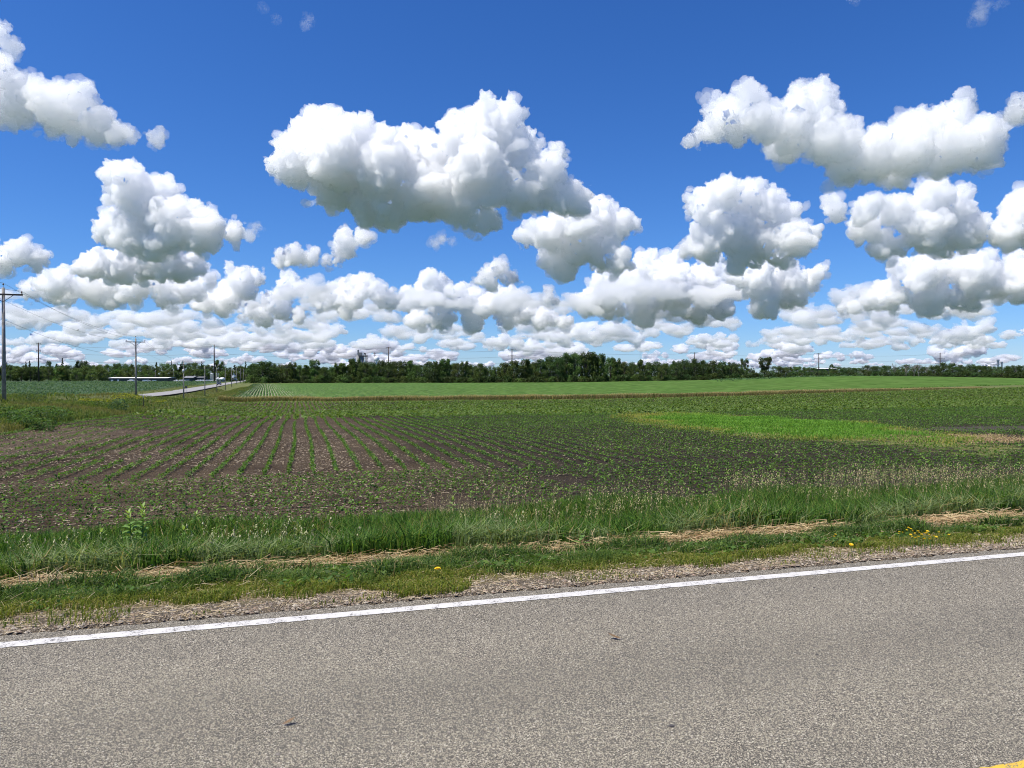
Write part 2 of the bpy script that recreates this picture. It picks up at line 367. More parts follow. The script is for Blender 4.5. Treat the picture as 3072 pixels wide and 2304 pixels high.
# ------------------------------------------------------------------ blades, leaves
def blades(P, h, w, ang, lean, col, mat, name):
    """one leaning, bent blade (3 triangles) at each point"""
    n = len(P); h = np.broadcast_to(h, n); w = np.broadcast_to(w, n); lean = np.broadcast_to(lean, n)
    dx, dy = np.cos(ang), np.sin(ang)
    side = rng.uniform(0, 2 * np.pi, n); sx, sy = np.cos(side) * w / 2, np.sin(side) * w / 2
    V = np.zeros((n, 5, 3), 'f'); z0 = P[:, 2] - .015
    V[:, 0] = np.stack([P[:, 0] - sx, P[:, 1] - sy, z0], 1); V[:, 1] = np.stack([P[:, 0] + sx, P[:, 1] + sy, z0], 1)
    mx, my, mz = P[:, 0] + dx * lean * h * .28, P[:, 1] + dy * lean * h * .28, P[:, 2] + h * .6
    V[:, 2] = np.stack([mx + sx * .9, my + sy * .9, mz], 1); V[:, 3] = np.stack([mx - sx * .9, my - sy * .9, mz], 1)
    V[:, 4] = np.stack([P[:, 0] + dx * lean * h, P[:, 1] + dy * lean * h, P[:, 2] + h * (1 - .30 * np.minimum(lean, 1.5))], 1)
    b = (np.arange(n) * 5)[:, None]
    Fc = np.concatenate([b + np.array([0, 1, 2]), b + np.array([0, 2, 3]), b + np.array([3, 2, 4])])
    return link(name, npmesh(name, V.reshape(-1, 3), Fc, mat, np.repeat(col, 5, axis=0)))
def leafquads(C, s, col, mat, name, up=.6, asp=.62, parent=None, ret=False):
    """rhombic leaves of size s, facing more or less up"""
    n = len(C); s = np.broadcast_to(s, n)
    nr = rng.normal(0, 1, (n, 3)); nr[:, 2] = np.abs(nr[:, 2]) + up * 1.5; nr /= np.linalg.norm(nr, axis=1)[:, None]
    t = np.cross(nr, rng.normal(0, 1, (n, 3))); t /= np.linalg.norm(t, axis=1)[:, None] + 1e-9; bt = np.cross(nr, t)
    t = t * (s / 2)[:, None]; bt = bt * (s / 2 * asp)[:, None]
    V = np.stack([C - t, C + bt, C + t, C - bt], 1).reshape(-1, 3)
    Fc = (np.arange(n) * 4)[:, None] + np.array([0, 1, 2, 3])
    me = npmesh(name, V, Fc, mat, np.repeat(col, 4, axis=0))
    return me if ret else link(name, me, parent)
def mixcol(n, cols, wts=None, jitter=.18):
    c = np.array(cols)[rng.choice(len(cols), n, p=wts)] * rng.uniform(1 - jitter, 1 + jitter, (n, 1)); return c
def scatter_uv(n, u0, u1, v0, v1, fov=.77, pad=1.2):
    u = rng.uniform(u0, u1, n); v = rng.uniform(v0, v1, n); X, Y = xy(u, v)
    k = (np.abs(X) < fov * Y + pad) & (Y > 1); return X[k], Y[k], u[k], v[k]
def P3(X, Y): return np.stack([X, Y, T(X, Y)], 1)

# short yellow-green growth beside the gravel
X, Y, u, v = scatter_uv(210000, -10, 16, 6.9, 8.75)
edge = 7.42 + 1.0 * (vnoise(u, v, 1.3, 11) - .5) + .6 * (vnoise(u, v, .45, 12) - .5)
keep = (v > edge) | (rng.random(len(u)) < .16 * (v > 6.9) * (vnoise(u, v, .4, 13) > .55))
keep &= rng.random(len(u)) < .35 + .65 * sst(.30, .62, vnoise(u, v, .35, 14))
X, Y, u, v = X[keep], Y[keep], u[keep], v[keep]
gmix = sst(8.0, 8.5, v + 1.3 * (vnoise(u, v, .7, 15) - .5))[:, None]
c = mixcol(len(X), [(.21, .23, .035), (.16, .21, .03), (.30, .27, .08), (.12, .17, .03)]) * (1 - gmix) + mixcol(len(X), [(.07, .13, .03), (.10, .17, .035), (.14, .19, .04)]) * gmix
tag(blades(P3(X, Y), rng.uniform(.02, .085, len(X)) * (.5 + vnoise(u, v, .4, 19)) + .10 * gmix[:, 0] * rng.random(len(X)), .0085, rng.uniform(0, 6.3, len(X)), rng.uniform(.2, 1.2, len(X)), c, M['grass'], 'short_grass'),
    'short yellow-green grass along the gravel shoulder', 'grass', kind='stuff')
# knee-high ragged green growth between the gravel and the straw
X, Y, u, v = scatter_uv(190000, -11, 18, 8.0, 10.0)
keep = rng.random(len(u)) < (sst(8.05, 8.7, v + 1.5 * (vnoise(u, v, .8, 16) - .5)) * (.25 + .75 * sst(.3, .6, vnoise(u, v, .5, 17))))
keep &= rng.random(len(u)) < 1 - .85 * np.exp(-((v - 9.45 - .5 * (vnoise(u, u * 0, 2.5, 31) - .5)) / .28) ** 2) * (vnoise(u, u * 0, 1.7, 30) > .24)
X, Y, u, v = X[keep], Y[keep], u[keep], v[keep]
c = mixcol(len(X), [(.04, .08, .018), (.075, .135, .026), (.12, .195, .035), (.20, .25, .09), (.34, .27, .12)], [.32, .32, .2, .11, .05])
tag(blades(P3(X, Y), rng.uniform(.07, .24, len(X)) * (.35 + 1.2 * vnoise(u, v, .5, 18)), rng.uniform(.008, .016, len(X)), rng.uniform(0, 6.3, len(X)), rng.uniform(.2, 1.5, len(X)), c, M['grass'], 'ragged_grass'),
    'ragged dark green grass between the gravel and the straw windrow', 'grass', kind='stuff')
# broad low leaves of plantain and clover among the grass
X, Y, u, v = scatter_uv(26000, -10, 18, 7.6, 10.0); k = vnoise(u, v, .45, 60) > .56; X, Y = X[k], Y[k]; n = len(X); C = P3(X, Y); C[:, 2] += rng.uniform(.02, .12, n)
tag(leafquads(C, rng.uniform(.03, .085, n), mixcol(n, [(.05, .10, .02), (.08, .15, .03), (.12, .19, .04)], None, .3), M['grass'], 'broad_leaved_weeds', up=.7, asp=.6), 'low broad leaves growing among the verge grass', 'weeds', kind='stuff')
# cut straw lying in a windrow
n = 75000; u = rng.uniform(-11, 21, n); v = 9.45 + .5 * (vnoise(u, u * 0, 2.5, 31) - .5) + rng.normal(0, .17, n)
k = rng.random(n) < sst(.05, .30, vnoise(u, u * 0, 1.7, 30)) * (.7 + .3 * sst(-4, 6, u)); u, v = u[k], v[k]; X, Y = xy(u, v); k = np.abs(X) < .85 * Y + 1; X, Y, u, v = X[k], Y[k], u[k], v[k]
P = P3(X, Y); P[:, 2] += np.abs(rng.normal(0, .07, len(X))) + .03
n = len(P); L = rng.uniform(.10, .34, n); a = np.arctan2(DY, DX) + rng.normal(0, .75, n); el = rng.normal(.06, .16, n); wv = .0055
d = np.stack([np.cos(a) * np.cos(el), np.sin(a) * np.cos(el), np.sin(el)], 1) * L[:, None] / 2
s = np.stack([-np.sin(a), np.cos(a), rng.normal(0, .7, n)], 1) * wv / 2
V = np.stack([P - d - s, P - d + s, P + d + s, P + d - s], 1).reshape(-1, 3)
c = mixcol(n, [(.46, .34, .17), (.56, .43, .23), (.34, .24, .12), (.42, .27, .13)])
tag(link('cut_straw', npmesh('cut_straw', V, (np.arange(n) * 4)[:, None] + np.arange(4), M['straw'], np.repeat(c, 4, axis=0))), 'tan cut straw lying in a windrow along the tall grass', 'straw', kind='stuff')
# loose straw and dead stalks over the verge
n = 26000; u = rng.uniform(-11, 19, n); v = rng.uniform(6.85, 10.4, n); X, Y = xy(u, v); P = P3(X, Y); P[:, 2] += .01 + np.abs(rng.normal(0, .05, n)) * sst(7.6, 8.6, v)
L = rng.gamma(2., .045, n) + .03; a = rng.uniform(0, 6.3, n); el = np.abs(rng.normal(.05, .35, n)) * sst(7.6, 8.6, v)
d = np.stack([np.cos(a) * np.cos(el), np.sin(a) * np.cos(el), np.sin(el)], 1) * L[:, None] / 2; s = np.stack([-np.sin(a), np.cos(a), a * 0 + .3], 1) * .0042 / 2
V = np.stack([P - d - s, P - d + s, P + d + s, P + d - s], 1).reshape(-1, 3)
tag(link('loose_straw', npmesh('loose_straw', V, (np.arange(n) * 4)[:, None] + np.arange(4), M['straw'], np.repeat(mixcol(n, [(.44, .34, .19), (.55, .45, .28), (.30, .22, .13)]), 4, axis=0))), 'loose dry stalks scattered over the shoulder', 'straw', kind='stuff')
# tall uncut grass
X, Y, u, v = scatter_uv(215000, -13, 27, 9.55, 16.1)
far_edge = 15.75 + .5 * (vnoise(u, v, 1.1, 20) - .5) + .8 * (vnoise(u, v, 5, 21) - .5)
keep = (v > 9.75 + .6 * (vnoise(u, v, .9, 22) - .5)) & (v < far_edge)
X, Y, u, v = X[keep], Y[keep], u[keep], v[keep]; n = len(X)
ht = (.42 + .34 * vnoise(u, v, 2.2, 23)) * rng.uniform(.6, 1.12, n) * (1 - .3 * sst(14.8, 15.9, v))
painted_sheen = vnoise(u, v, .8, 24) * (1 - sst(10.3, 11.0, v))
c = mixcol(n, [(.035, .090, .016), (.065, .145, .022), (.11, .20, .030), (.18, .25, .05)], [.30, .32, .24, .14], .4)
sv = (painted_sheen > .52)[:, None]; c = np.where(sv, mixcol(n, [(.17, .23, .085), (.11, .17, .05), (.26, .31, .14)]), c)  # paler blades: the glint on the grass is put into their colour
ya = (rng.random(n) < .05 + .10 * sst(.6, .8, vnoise(u, v, 1.6, 25)))[:, None]; c = np.where(ya, mixcol(n, [(.22, .20, .06), (.30, .24, .11)]), c)
wind = rng.uniform(0, 6.3, n)
tag(blades(P3(X, Y), ht, rng.uniform(.010, .024, n), wind, rng.uniform(.10, .75, n) + .5 * sv[:, 0] * rng.random(n), c, M['grass'], 'tall_grass'), 'tall uncut dark green grass in the road ditch', 'grass', kind='stuff')
# seed heads: drooping panicles on thin stalks
def panicles(U, V_, hgt, name, label, cols, wid=1.0):
    X, Y = xy(U, V_); P = P3(X, Y); n = len(P); h = hgt * rng.uniform(.8, 1.15, n); a = rng.normal(.4, 1.2, n); ln = rng.uniform(.05, .30, n)
    c = mixcol(n, cols)
    tip = P + np.stack([np.cos(a) * ln * h, np.sin(a) * ln * h, h], 1); s = np.stack([a * 0 + .0022, a * 0, a * 0], 1) * wid
    SV = np.stack([P - s, P + s, tip], 1).reshape(-1, 3); SF = (np.arange(n) * 3)[:, None] + np.arange(3); SC = np.repeat(c * .9, 3, axis=0)
    k = 9; t = rng.uniform(.70, 1.0, (n, k)); base = P[:, None] + (tip - P)[:, None] * t[..., None]
    b = rng.uniform(0, 6.3, (n, k)); out = rng.uniform(.01, .055, (n, k)) * (1.15 - (t - .7) * 2.6)
    cen = base + np.stack([np.cos(b) * out + (np.cos(a) * .02)[:, None], np.sin(b) * out, -.2 * out + 0 * b], -1)
    d = np.stack([np.cos(b) * .5, np.sin(b) * .5, rng.uniform(-1.1, .3, (n, k))], -1) * (.013 * wid); sd = np.stack([-np.sin(b), np.cos(b), 0 * b], -1) * .0042 * wid
    Q = np.stack([cen - d, cen + sd, cen + d, cen - sd], 2).reshape(-1, 3); m = n * k; off = len(SV)
    q = (np.arange(m) * 4 + off)[:, None]; QF = np.concatenate([q + np.array([0, 1, 2]), q + np.array([0, 2, 3])])
    tag(link(name, npmesh(name, np.concatenate([SV, Q]), np.concatenate([SF, QF]), M['straw'], np.concatenate([SC, np.repeat(np.repeat(c, k, axis=0), 4, axis=0)]))), label, 'grass', kind='stuff')
u = np.concatenate([rng.uniform(2.5, 27, 1900), rng.uniform(10, 28, 1100)]); v = np.concatenate([rng.uniform(11.8, 15.9, 1900), rng.normal(15.5, .45, 1100)])
k = (vnoise(u, v, 1.5, 26) > .42); panicles(u[k], v[k], .80, 'seed_head_grass', 'tan seed heads nodding over the far edge of the tall grass', [(.36, .30, .14), (.30, .29, .12), (.42, .33, .19)], 1.8)
u = np.concatenate([rng.normal(c0, .5, 26) for c0 in (-6.4, -5.2, -4.6, -3.6, -1.2, -.3, 3.2)]); v = np.concatenate([rng.normal(c1, .5, 26) for c1 in (12.2, 11.7, 11.3, 12.4, 11.5, 11.2, 12.4)])
panicles(u, v, .72, 'brome_grass', 'pale nodding grass panicles standing in dark ditch grass', [(.46, .42, .24), (.38, .38, .19)], 2.2)

# gravel stones along the shoulder
n = 16000; u = rng.uniform(-9, 15, n); v = 6.82 + np.abs(rng.normal(0, .42, n)); k = v < 8.0; u, v = u[k], v[k]; X, Y = xy(u, v); k = np.abs(X) < .85 * Y + .5; X, Y = X[k], Y[k]; n = len(X)
oc = np.array([(1, 0, 0), (-1, 0, 0), (0, 1, 0), (0, -1, 0), (0, 0, 1), (0, 0, -1)], float); of = np.array([(0, 2, 4), (2, 1, 4), (1, 3, 4), (3, 0, 4), (2, 0, 5), (1, 2, 5), (3, 1, 5), (0, 3, 5)])
r = rng.gamma(2.2, .0034, n) + .003; r = np.minimum(r, .028)
V = oc[None] * rng.uniform(.6, 1.25, (n, 6, 1)) * r[:, None, None] * np.array([1, 1, .6]); a = rng.uniform(0, 6.3, n); ca, sa = np.cos(a)[:, None], np.sin(a)[:, None]
V = np.stack([V[..., 0] * ca - V[..., 1] * sa, V[..., 0] * sa + V[..., 1] * ca, V[..., 2]], -1) + np.stack([X, Y, T(X, Y) + r * .15], -1)[:, None]
ms, nn_, ll_, bb_ = newmat('gravel_stones'); _a = nn_.new('ShaderNodeAttribute'); _a.attribute_name = 'Col'; ll_.new(_a.outputs['Color'], bb_.inputs['Base Color']); bb_.inputs['Roughness'].default_value = .85
tag(link('gravel', npmesh('gravel', V.reshape(-1, 3), ((np.arange(n) * 6)[:, None, None] + of[None]).reshape(-1, 3), ms, np.repeat(mixcol(n, [(.27, .22, .16), (.19, .155, .12), (.34, .29, .22), (.24, .17, .12)], None, .3), 6, axis=0))),
    'loose grey and tan gravel along the asphalt edge', 'gravel', kind='stuff')

# ------------------------------------------------------------------ crops
def in_patch(X, Y, cx, cy, ax, ay, ca, s=1.0):
    sn, cs = math.sin(ca), math.cos(ca); a = ((X - cx) * cs + (Y - cy) * sn) / ax; b = (-(X - cx) * sn + (Y - cy) * cs) / ay; return a * a + b * b < s
def row_points(v0, v1, u0, u1, step, along_v=True, spacing=.76, fov=.76):
    if along_v:
        us_ = np.arange(u0, u1, spacing); vs_ = np.arange(v0, v1, step); A, B = np.meshgrid(us_, vs_)
    else:
        vs_ = np.arange(v0, v1, spacing); us_ = np.arange(u0, u1, step); A, B = np.meshgrid(us_, vs_)
    A = A.ravel(); B = B.ravel()
    if along_v: B = B + rng.uniform(-.5, .5, len(B)) * step; A = A + rng.normal(0, .018, len(A)) + .06 * np.sin(B * .21 + A * .02)
    else: A = A + rng.uniform(-.5, .5, len(A)) * step; B = B + rng.normal(0, .018, len(B)) + .05 * np.sin(A * .17)
    X, Y = xy(A, B); k = (np.abs(X) < fov * Y + 2); return X[k], Y[k], A[k], B[k]
SOYC = [(.075, .150, .024), (.105, .20, .032), (.14, .245, .042), (.055, .115, .025)]
def soy(pts, per, size, spread, h, name, label, gap=.30, cols=SOYC, wts=None, drop=True):
    X, Y, u, v = pts
    thin = 1 - .85 * sst(2, 12, u + .12 * (v - 24)) * sst(16, 26, v + .3 * u)
    k = vnoise(u, v * .45, 1.9, 40) > gap * thin * (1 + .9 * (vnoise(u, v, 17, 43) - .5))
    k &= vnoise(u, v, 6.5, 41) > .16 * thin
    if drop:
        k &= ~in_patch(X, Y, 16.8, 52, 17.5, 6.8, 1.72); k &= ~in_patch(X, Y, 24, 37.5, 4.2, 2.6, .3); k &= ~in_patch(X, Y, -22, 36, 9, 1.8, 1.83, 1.0) | (rng.random(len(X)) < .45)
        k &= ~in_patch(X, Y, 30.5, 46, 5, 2.0, .3) | (rng.random(len(X)) < .4)
    X, Y = X[k], Y[k]; n = len(X); vig = rng.uniform(.7, 1.2, n)
    C = np.repeat(P3(X, Y), per, axis=0); g_ = np.repeat(vig, per); m = n * per
    C[:, 0] += rng.normal(0, spread, m) * g_; C[:, 1] += rng.normal(0, spread, m) * g_; C[:, 2] += rng.uniform(.25, 1.0, m) * h * g_
    cc = np.repeat(mixcol(n, cols, wts), per, axis=0) * rng.uniform(.8, 1.2, (m, 1))
    o = leafquads(C, size * rng.uniform(.7, 1.25, m) * g_, cc, M['soy'], name, up=.45, asp=.72); tag(o, label, 'crop', kind='stuff'); return o
soy(row_points(16.2, 24.2, -13.2, 32, .080, False), 6, .072, .045, .17, 'headland_soybeans', 'young soybean rows running along the road at the field edge', gap=.26)
soy(row_points(24.6, 66, -13.2, 90, .085), 5, .074, .034, .17, 'soybean_rows', 'young soybean rows running away from the road', gap=.12)
soy(row_points(66, 149.5, -13.2, 235, .40), 3, .28, .10, .24, 'soybean_rows_beyond_rise', 'soybean rows beyond the low rise', gap=.06, cols=[(.09, .155, .03), (.12, .19, .036), (.14, .195, .05)])
# maize-like residue and straggling stalks lying between the rows
X, Y, u, v = scatter_uv(90000, -13.4, 34, 16, 62); k = (vnoise(u, v, 3.0, 44) > .36) & (rng.random(len(u)) < (1 - sst(28, 60, v)) * (1 - .85 * sst(0, 10, u))); X, Y = X[k], Y[k]; n = len(X); P = P3(X, Y); P[:, 2] += .012 + rng.random(n) * .015
L = rng.uniform(.03, .14, n); a = rng.uniform(0, 6.3, n); d = np.stack([np.cos(a), np.sin(a), rng.normal(0, .15, n)], 1) * L[:, None] / 2; s = np.stack([-np.sin(a), np.cos(a), a * 0 + .3], 1) * rng.uniform(.010, .026, (n, 1)) / 2
V = np.stack([P - d - s, P - d + s, P + d + s, P + d - s], 1).reshape(-1, 3)
tag(link('crop_residue', npmesh('crop_residue', V, (np.arange(n) * 4)[:, None] + np.arange(4), M['straw'], np.repeat(mixcol(n, [(.34, .27, .18), (.42, .34, .23), (.22, .17, .12)]), 4, axis=0))), 'pale dead stalks lying on the field soil', 'crop residue', kind='stuff')
# grassy wet patch in the near field
n = 60000; t = rng.uniform(0, 6.3, n); rr = np.sqrt(rng.random(n)) * 1.12; a_, b_ = rr * np.cos(t) * 17, rr * np.sin(t) * 7.6; ca = 1.72
X = 16.8 + a_ * math.cos(ca) - b_ * math.sin(ca); Y = 52 + a_ * math.sin(ca) + b_ * math.cos(ca); u, v = uv(X, Y)
k = rng.random(n) < (1.12 - rr + .5 * (vnoise(u, v, 3.2, 47) - .5)) * 3 * (.25 + vnoise(u, v, 2.2, 45)); X, Y, u, v, rr = X[k], Y[k], u[k], v[k], rr[k]; n = len(X)
yel = (sst(.78, 1.25, rr + 1.0 * (vnoise(u, v, 3.0, 46) - .5) + .12 * (16.3 - X) / 5))[:, None]
c = mixcol(n, [(.16, .32, .045), (.20, .37, .055), (.12, .26, .035)]) * (1 - yel) + mixcol(n, [(.36, .34, .07), (.40, .34, .11), (.28, .32, .06)]) * yel
tag(blades(P3(X, Y), rng.uniform(.08, .30, n) * (.5 + vnoise(u, v, 2, 48)), .034, rng.uniform(0, 6.3, n), rng.uniform(.1, .8, n), c, M['grass'], 'grass_patch'), 'bright yellow-green grassy patch in the soybean field', 'grass', kind='stuff')
# tan dead growth at the end of the grassy patch
n = 9000; X = 23.6 + rng.normal(0, 2.0, n); Y = 38 + rng.normal(0, 1.5, n); k = vnoise(X, Y, 1.2, 61) > .35; X, Y = X[k], Y[k]; n = len(X)
tag(blades(P3(X, Y), rng.uniform(.04, .16, n), .03, rng.uniform(0, 6.3, n), rng.uniform(.5, 1.5, n), mixcol(n, [(.40, .28, .15), (.46, .34, .18), (.32, .22, .12), (.28, .27, .07)]), M['straw'], 'dead_grass'), 'tan dead growth at the end of the grassy patch', 'grass', kind='stuff')
# weeds of the wide verge beside the side road
def rough_grass(n, cond, v0, v1, u0, u1, hh, ww, name, label, cols, wts=None):
    X, Y, u, v = scatter_uv(n, u0, u1, v0, v1, .80, 3); q = X + 21.5 + .324 * Y; k = cond(u, v, q, Y); X, Y, u, v = X[k], Y[k], u[k], v[k]; n = len(X)
    z = vnoise(u, v, 6, 50)[:, None]; c = mixcol(n, cols, wts); c = c * (1 - .55 * (z > .60)) + (.55 * (z > .60)) * mixcol(n, [(.26, .20, .09), (.20, .17, .06)])
    tag(blades(P3(X, Y), hh * rng.uniform(.5, 1.2, n) * (.6 + .8 * vnoise(u, v, 4, 51)), ww, rng.uniform(0, 6.3, n), rng.uniform(.1, .9, n), c, M['grass'], name), label, 'grass', kind='stuff')
WG = [(.12, .17, .035), (.17, .21, .045), (.21, .22, .065), (.08, .13, .03)]
rough_grass(170000, lambda u, v, q, Y: (u < -13.6 + .8 * (vnoise(u, v, 3, 52) - .5)) & (q > -3.2) & (rng.random(len(u)) < 1.2 - v / 90), 15, 80, -46, -13, .45, .03, 'verge_weeds', 'weedy green verge beside the side road', WG)
rough_grass(80000, lambda u, v, q, Y: ((u < -13.6) | (v > 148)) & (q > -3.4) & (q < 13), 72, 330, -60, 0, .40, .075, 'ditch_grass', 'olive grass in the ditch along the side road', WG)
rough_grass(36000, lambda u, v, q, Y: (q < -12.2) & (q > -22), 60, 420, -130, -20, .35, .08, 'bank_grass', 'grass bank between the side road and the far field', WG)
# drainage ditch hedge of dry tall grass across the field
n = 46000; u = rng.uniform(-15, 175, n); v = 153.2 + rng.normal(0, 1.3, n); k = rng.random(n) < 1.0; X, Y = xy(u, v); k = (np.abs(X) < .8 * Y) & (X + 21.5 + .324 * Y > 4); X, Y, u, v = X[k], Y[k], u[k], v[k]; n = len(X)
tan = (v > 152.7 + .9 * (vnoise(u, v, 4, 53) - .5))[:, None]; c = np.where(tan, mixcol(n, [(.46, .38, .18), (.40, .34, .15), (.50, .40, .22)]), mixcol(n, [(.17, .16, .06), (.11, .13, .04), (.30, .22, .11)]))
tag(blades(P3(X, Y), rng.uniform(.55, 1.05, n) * (.75 + .5 * vnoise(u, v, 6, 54)) * (1 - .75 * sst(120, 172, u)), .06, rng.uniform(0, 6.3, n), rng.uniform(.1, .5, n), c, M['grass'], 'ditch_reeds'), 'strip of tall dry grass along the ditch between the fields', 'grass', kind='stuff')
# far crop: one low bumpy ridge for each row
def ridges(name, label, q0, q1, v0, v1, spacing, h, wdt, step, ang, col, fov=.80):
    dxr, dyr = math.sin(ang), math.cos(ang); VVs = []; FFs = []; CC = []; off = 0
    for q_ in np.arange(q0, q1, spacing):
        s_ = np.arange(v0, v1, step) ; x0 = -21.5 + q_; X = x0 + s_ * math.tan(ang); Y = s_
        uu_, vv_ = uv(X, Y); k = (np.abs(X) < fov * Y + 3) & (vv_ > 158.5) & (vv_ < 452)
        if k.sum() < 3: continue
        X, Y = X[k], Y[k]; m = len(X); z = T(X, Y); hh = h * rng.uniform(.6, 1.25, m); w2 = wdt * rng.uniform(.35, .6, m)
        V = np.stack([np.stack([X - w2, Y, z - .02], 1), np.stack([X + rng.normal(0, .05, m), Y, z + hh], 1), np.stack([X + w2, Y, z - .02], 1)], 1).reshape(-1, 3)
        b = (np.arange(m - 1) * 3 + off)[:, None]; FFs.append(np.concatenate([b + np.array([0, 1, 4, 3]), b + np.array([1, 2, 5, 4])])); VVs.append(V); off += len(V)
        CC.append(np.repeat(mixcol(m, col, None, .22), 3, axis=0))
    tag(link(name, npmesh(name, np.concatenate(VVs), np.concatenate(FFs), M['crop'], np.concatenate(CC))), label, 'crop', kind='stuff')
ridges('far_crop_rows', 'even green crop rows in front of the tree belt', 14, 420, 150, 520, .76, .30, .62, 4.5, -.324, [(.085, .165, .036), (.10, .185, .042), (.12, .20, .052)])
# leafy crops: left beyond the side road, and on the right-hand rise
def leafy(n, cond, x0, x1, y0, y1, size, h, name, label, cols):
    X = rng.uniform(x0, x1, n); Y = y0 * (y1 / y0) ** rng.random(n); k = (np.abs(X) < .8 * Y) & cond(X, Y); X, Y = X[k], Y[k]; n = len(X)
    C = P3(X, Y); C[:, 2] += rng.uniform(.2, 1, n) * h
    tag(leafquads(C, size * rng.uniform(.6, 1.3, n) * (Y / 250) ** .35, mixcol(n, cols), M['crop'], name, up=.25, asp=.5), label, 'crop', kind='stuff')
leafy(75000, lambda X, Y: X + 21.5 + .324 * Y < -20, -330, -60, 128, 590, .55, .75, 'maize_field', 'leafy blue-green crop field beyond the side road', [(.07, .13, .06), (.10, .17, .085), (.15, .21, .13), (.05, .10, .045)])
def corn_cond(X, Y):
    u, v = uv(X, Y); lim = 255 + 40 * np.sin(X * .006); return (v > lim) & (v < 470) & (X > 85 + .25 * (Y - 300))
leafy(45000, corn_cond, 70, 560, 240, 560, .7, .95, 'hillside_crop', 'blue-green crop on the low rise before the far trees', [(.07, .13, .055), (.09, .16, .07), (.12, .18, .09)])
print('LAND', round(time.time() - T0, 1))
# ------------------------------------------------------------------ trees
def clone(root, loc, rz, scale, name=None):
    r = root.copy(); COL.objects.link(r); r.location = loc; r.rotation_euler = (0, 0, rz); r.scale = scale
    for ch in root.children:
        c2 = ch.copy(); COL.objects.link(c2); c2.parent = r
        for g2 in ch.children:
            d2 = g2.copy(); COL.objects.link(d2); d2.parent = c2
    return r
def tube(bm, pts, rad, n=6):
    rings = []
    for i, p in enumerate(pts):
        d = (Vector(pts[min(i + 1, len(pts) - 1)]) - Vector(pts[max(i - 1, 0)])).normalized(); qn = d.to_track_quat('Z', 'Y')
        rings.append([bm.verts.new(Vector(p) + qn @ Vector((rad[i] * math.cos(2 * math.pi * j / n), rad[i] * math.sin(2 * math.pi * j / n), 0))) for j in range(n)])
    for A_, B_ in zip(rings, rings[1:]):
        for j in range(n): bm.faces.new((A_[j], A_[(j + 1) % n], B_[(j + 1) % n], B_[j]))
    bm.faces.new(rings[-1])
def make_tree(name, H, W, base, kind, seed, cols, leaves=2600, size=.62):
    """a tree of height H and crown width W; crown starts at height base; kind sets the habit"""
    rd = random.Random(seed); root = empty(name)
    bm = bmesh.new(); lean = rd.uniform(-.03, .03) * H
    tr = H * .022 + .08
    tube(bm, [(0, 0, -.4), (0, 0, H * .15), (lean * .4, 0, H * .4), (lean, 0, H * .82)], [tr * 1.25, tr, tr * .7, tr * .2], 8)
    clumps = []; nl = 26 if kind != 'conifer' else 40
    for i in range(nl):
        a = rd.uniform(0, 6.283); t = (i + rd.random()) / nl
        if kind == 'round': z = base + (H - base) * t; rr = W / 2 * math.sin(math.pi * min(.97, .18 + .8 * t)) ** .7 * rd.uniform(.45, .92); cr = W * rd.uniform(.13, .20)
        elif kind == 'broad': z = base + (H - base) * t ** .8; rr = W / 2 * (1 - .55 * t ** 2.2) * rd.uniform(.4, .95); cr = W * rd.uniform(.12, .18)
        elif kind == 'tall': z = base + (H - base) * t; rr = W / 2 * (1 - .6 * t ** 1.5) * rd.uniform(.2, .9); cr = W * rd.uniform(.14, .24)
        elif kind == 'vase': z = base + (H - base) * t; rr = W / 2 * (.25 + .75 * t ** .8) * rd.uniform(.35, .95) * (1 if t < .85 else .75); cr = W * rd.uniform(.09, .15)
        elif kind == 'spiky': z = base + (H - base) * t; rr = W / 2 * (1 - .45 * t) * rd.uniform(.2, .95); cr = W * rd.uniform(.09, .15)
        elif kind == 'conifer': z = base + (H - base) * t; rr = W / 2 * (1 - t) * rd.uniform(.5, 1); cr = W * .10 * (1.2 - t)
        else: z = base + (H - base) * t; rr = W / 2 * math.sqrt(max(.02, 1 - t ** 2)) * rd.uniform(.4, .95); cr = W * rd.uniform(.13, .2)
        c3 = Vector((lean * z / H + rr * math.cos(a), rr * math.sin(a), min(z, H - cr * .8))); clumps.append((c3, cr))
        if i % 2 == 0 and z > H * .22:
            z0 = max(H * .12, z * .55); tube(bm, [(lean * z0 / H, 0, z0), tuple(c3 * .55 + Vector((0, 0, z0 * .40))), tuple(c3)], [tr * .38, tr * .25, tr * .07], 5)
    me = bpy.data.meshes.new('trunk'); bm.to_mesh(me); bm.free(); me.materials.append(M['bark']); link('trunk', me, root)
    C = []; ups = []
    per = max(30, leaves // nl)
    for c3, cr in clumps:
        k = rng.normal(0, 1, (per, 3)); k /= np.linalg.norm(k, axis=1)[:, None]; k *= (rng.random((per, 1)) ** .45) * cr * np.array([1.0, 1.0, .85])
        if kind == 'spiky': k[:, 2] *= 1.7
        C.append(np.array(c3) + k)
    C = np.concatenate(C); C[:, 2] = np.maximum(C[:, 2], .15)
    C[:, 2] += rng.normal(0, .1, len(C)); n = len(C)
    cl = np.repeat(np.random.default_rng(seed).uniform(.75, 1.25, nl), per)[:, None]
    me = leafquads(C, size * rng.uniform(.6, 1.3, n), mixcol(n, cols, None, .25) * cl, M['leaf'], 'crown', up=.15, asp=.7, ret=True); link('crown', me, root)
    return root
DK = [(.036, .066, .018), (.050, .086, .022), (.066, .105, .027)]
MD = [(.058, .098, .024), (.080, .128, .030), (.105, .152, .036)]
LT = [(.085, .130, .032), (.110, .160, .040), (.135, .180, .050)]
PROTO = {}
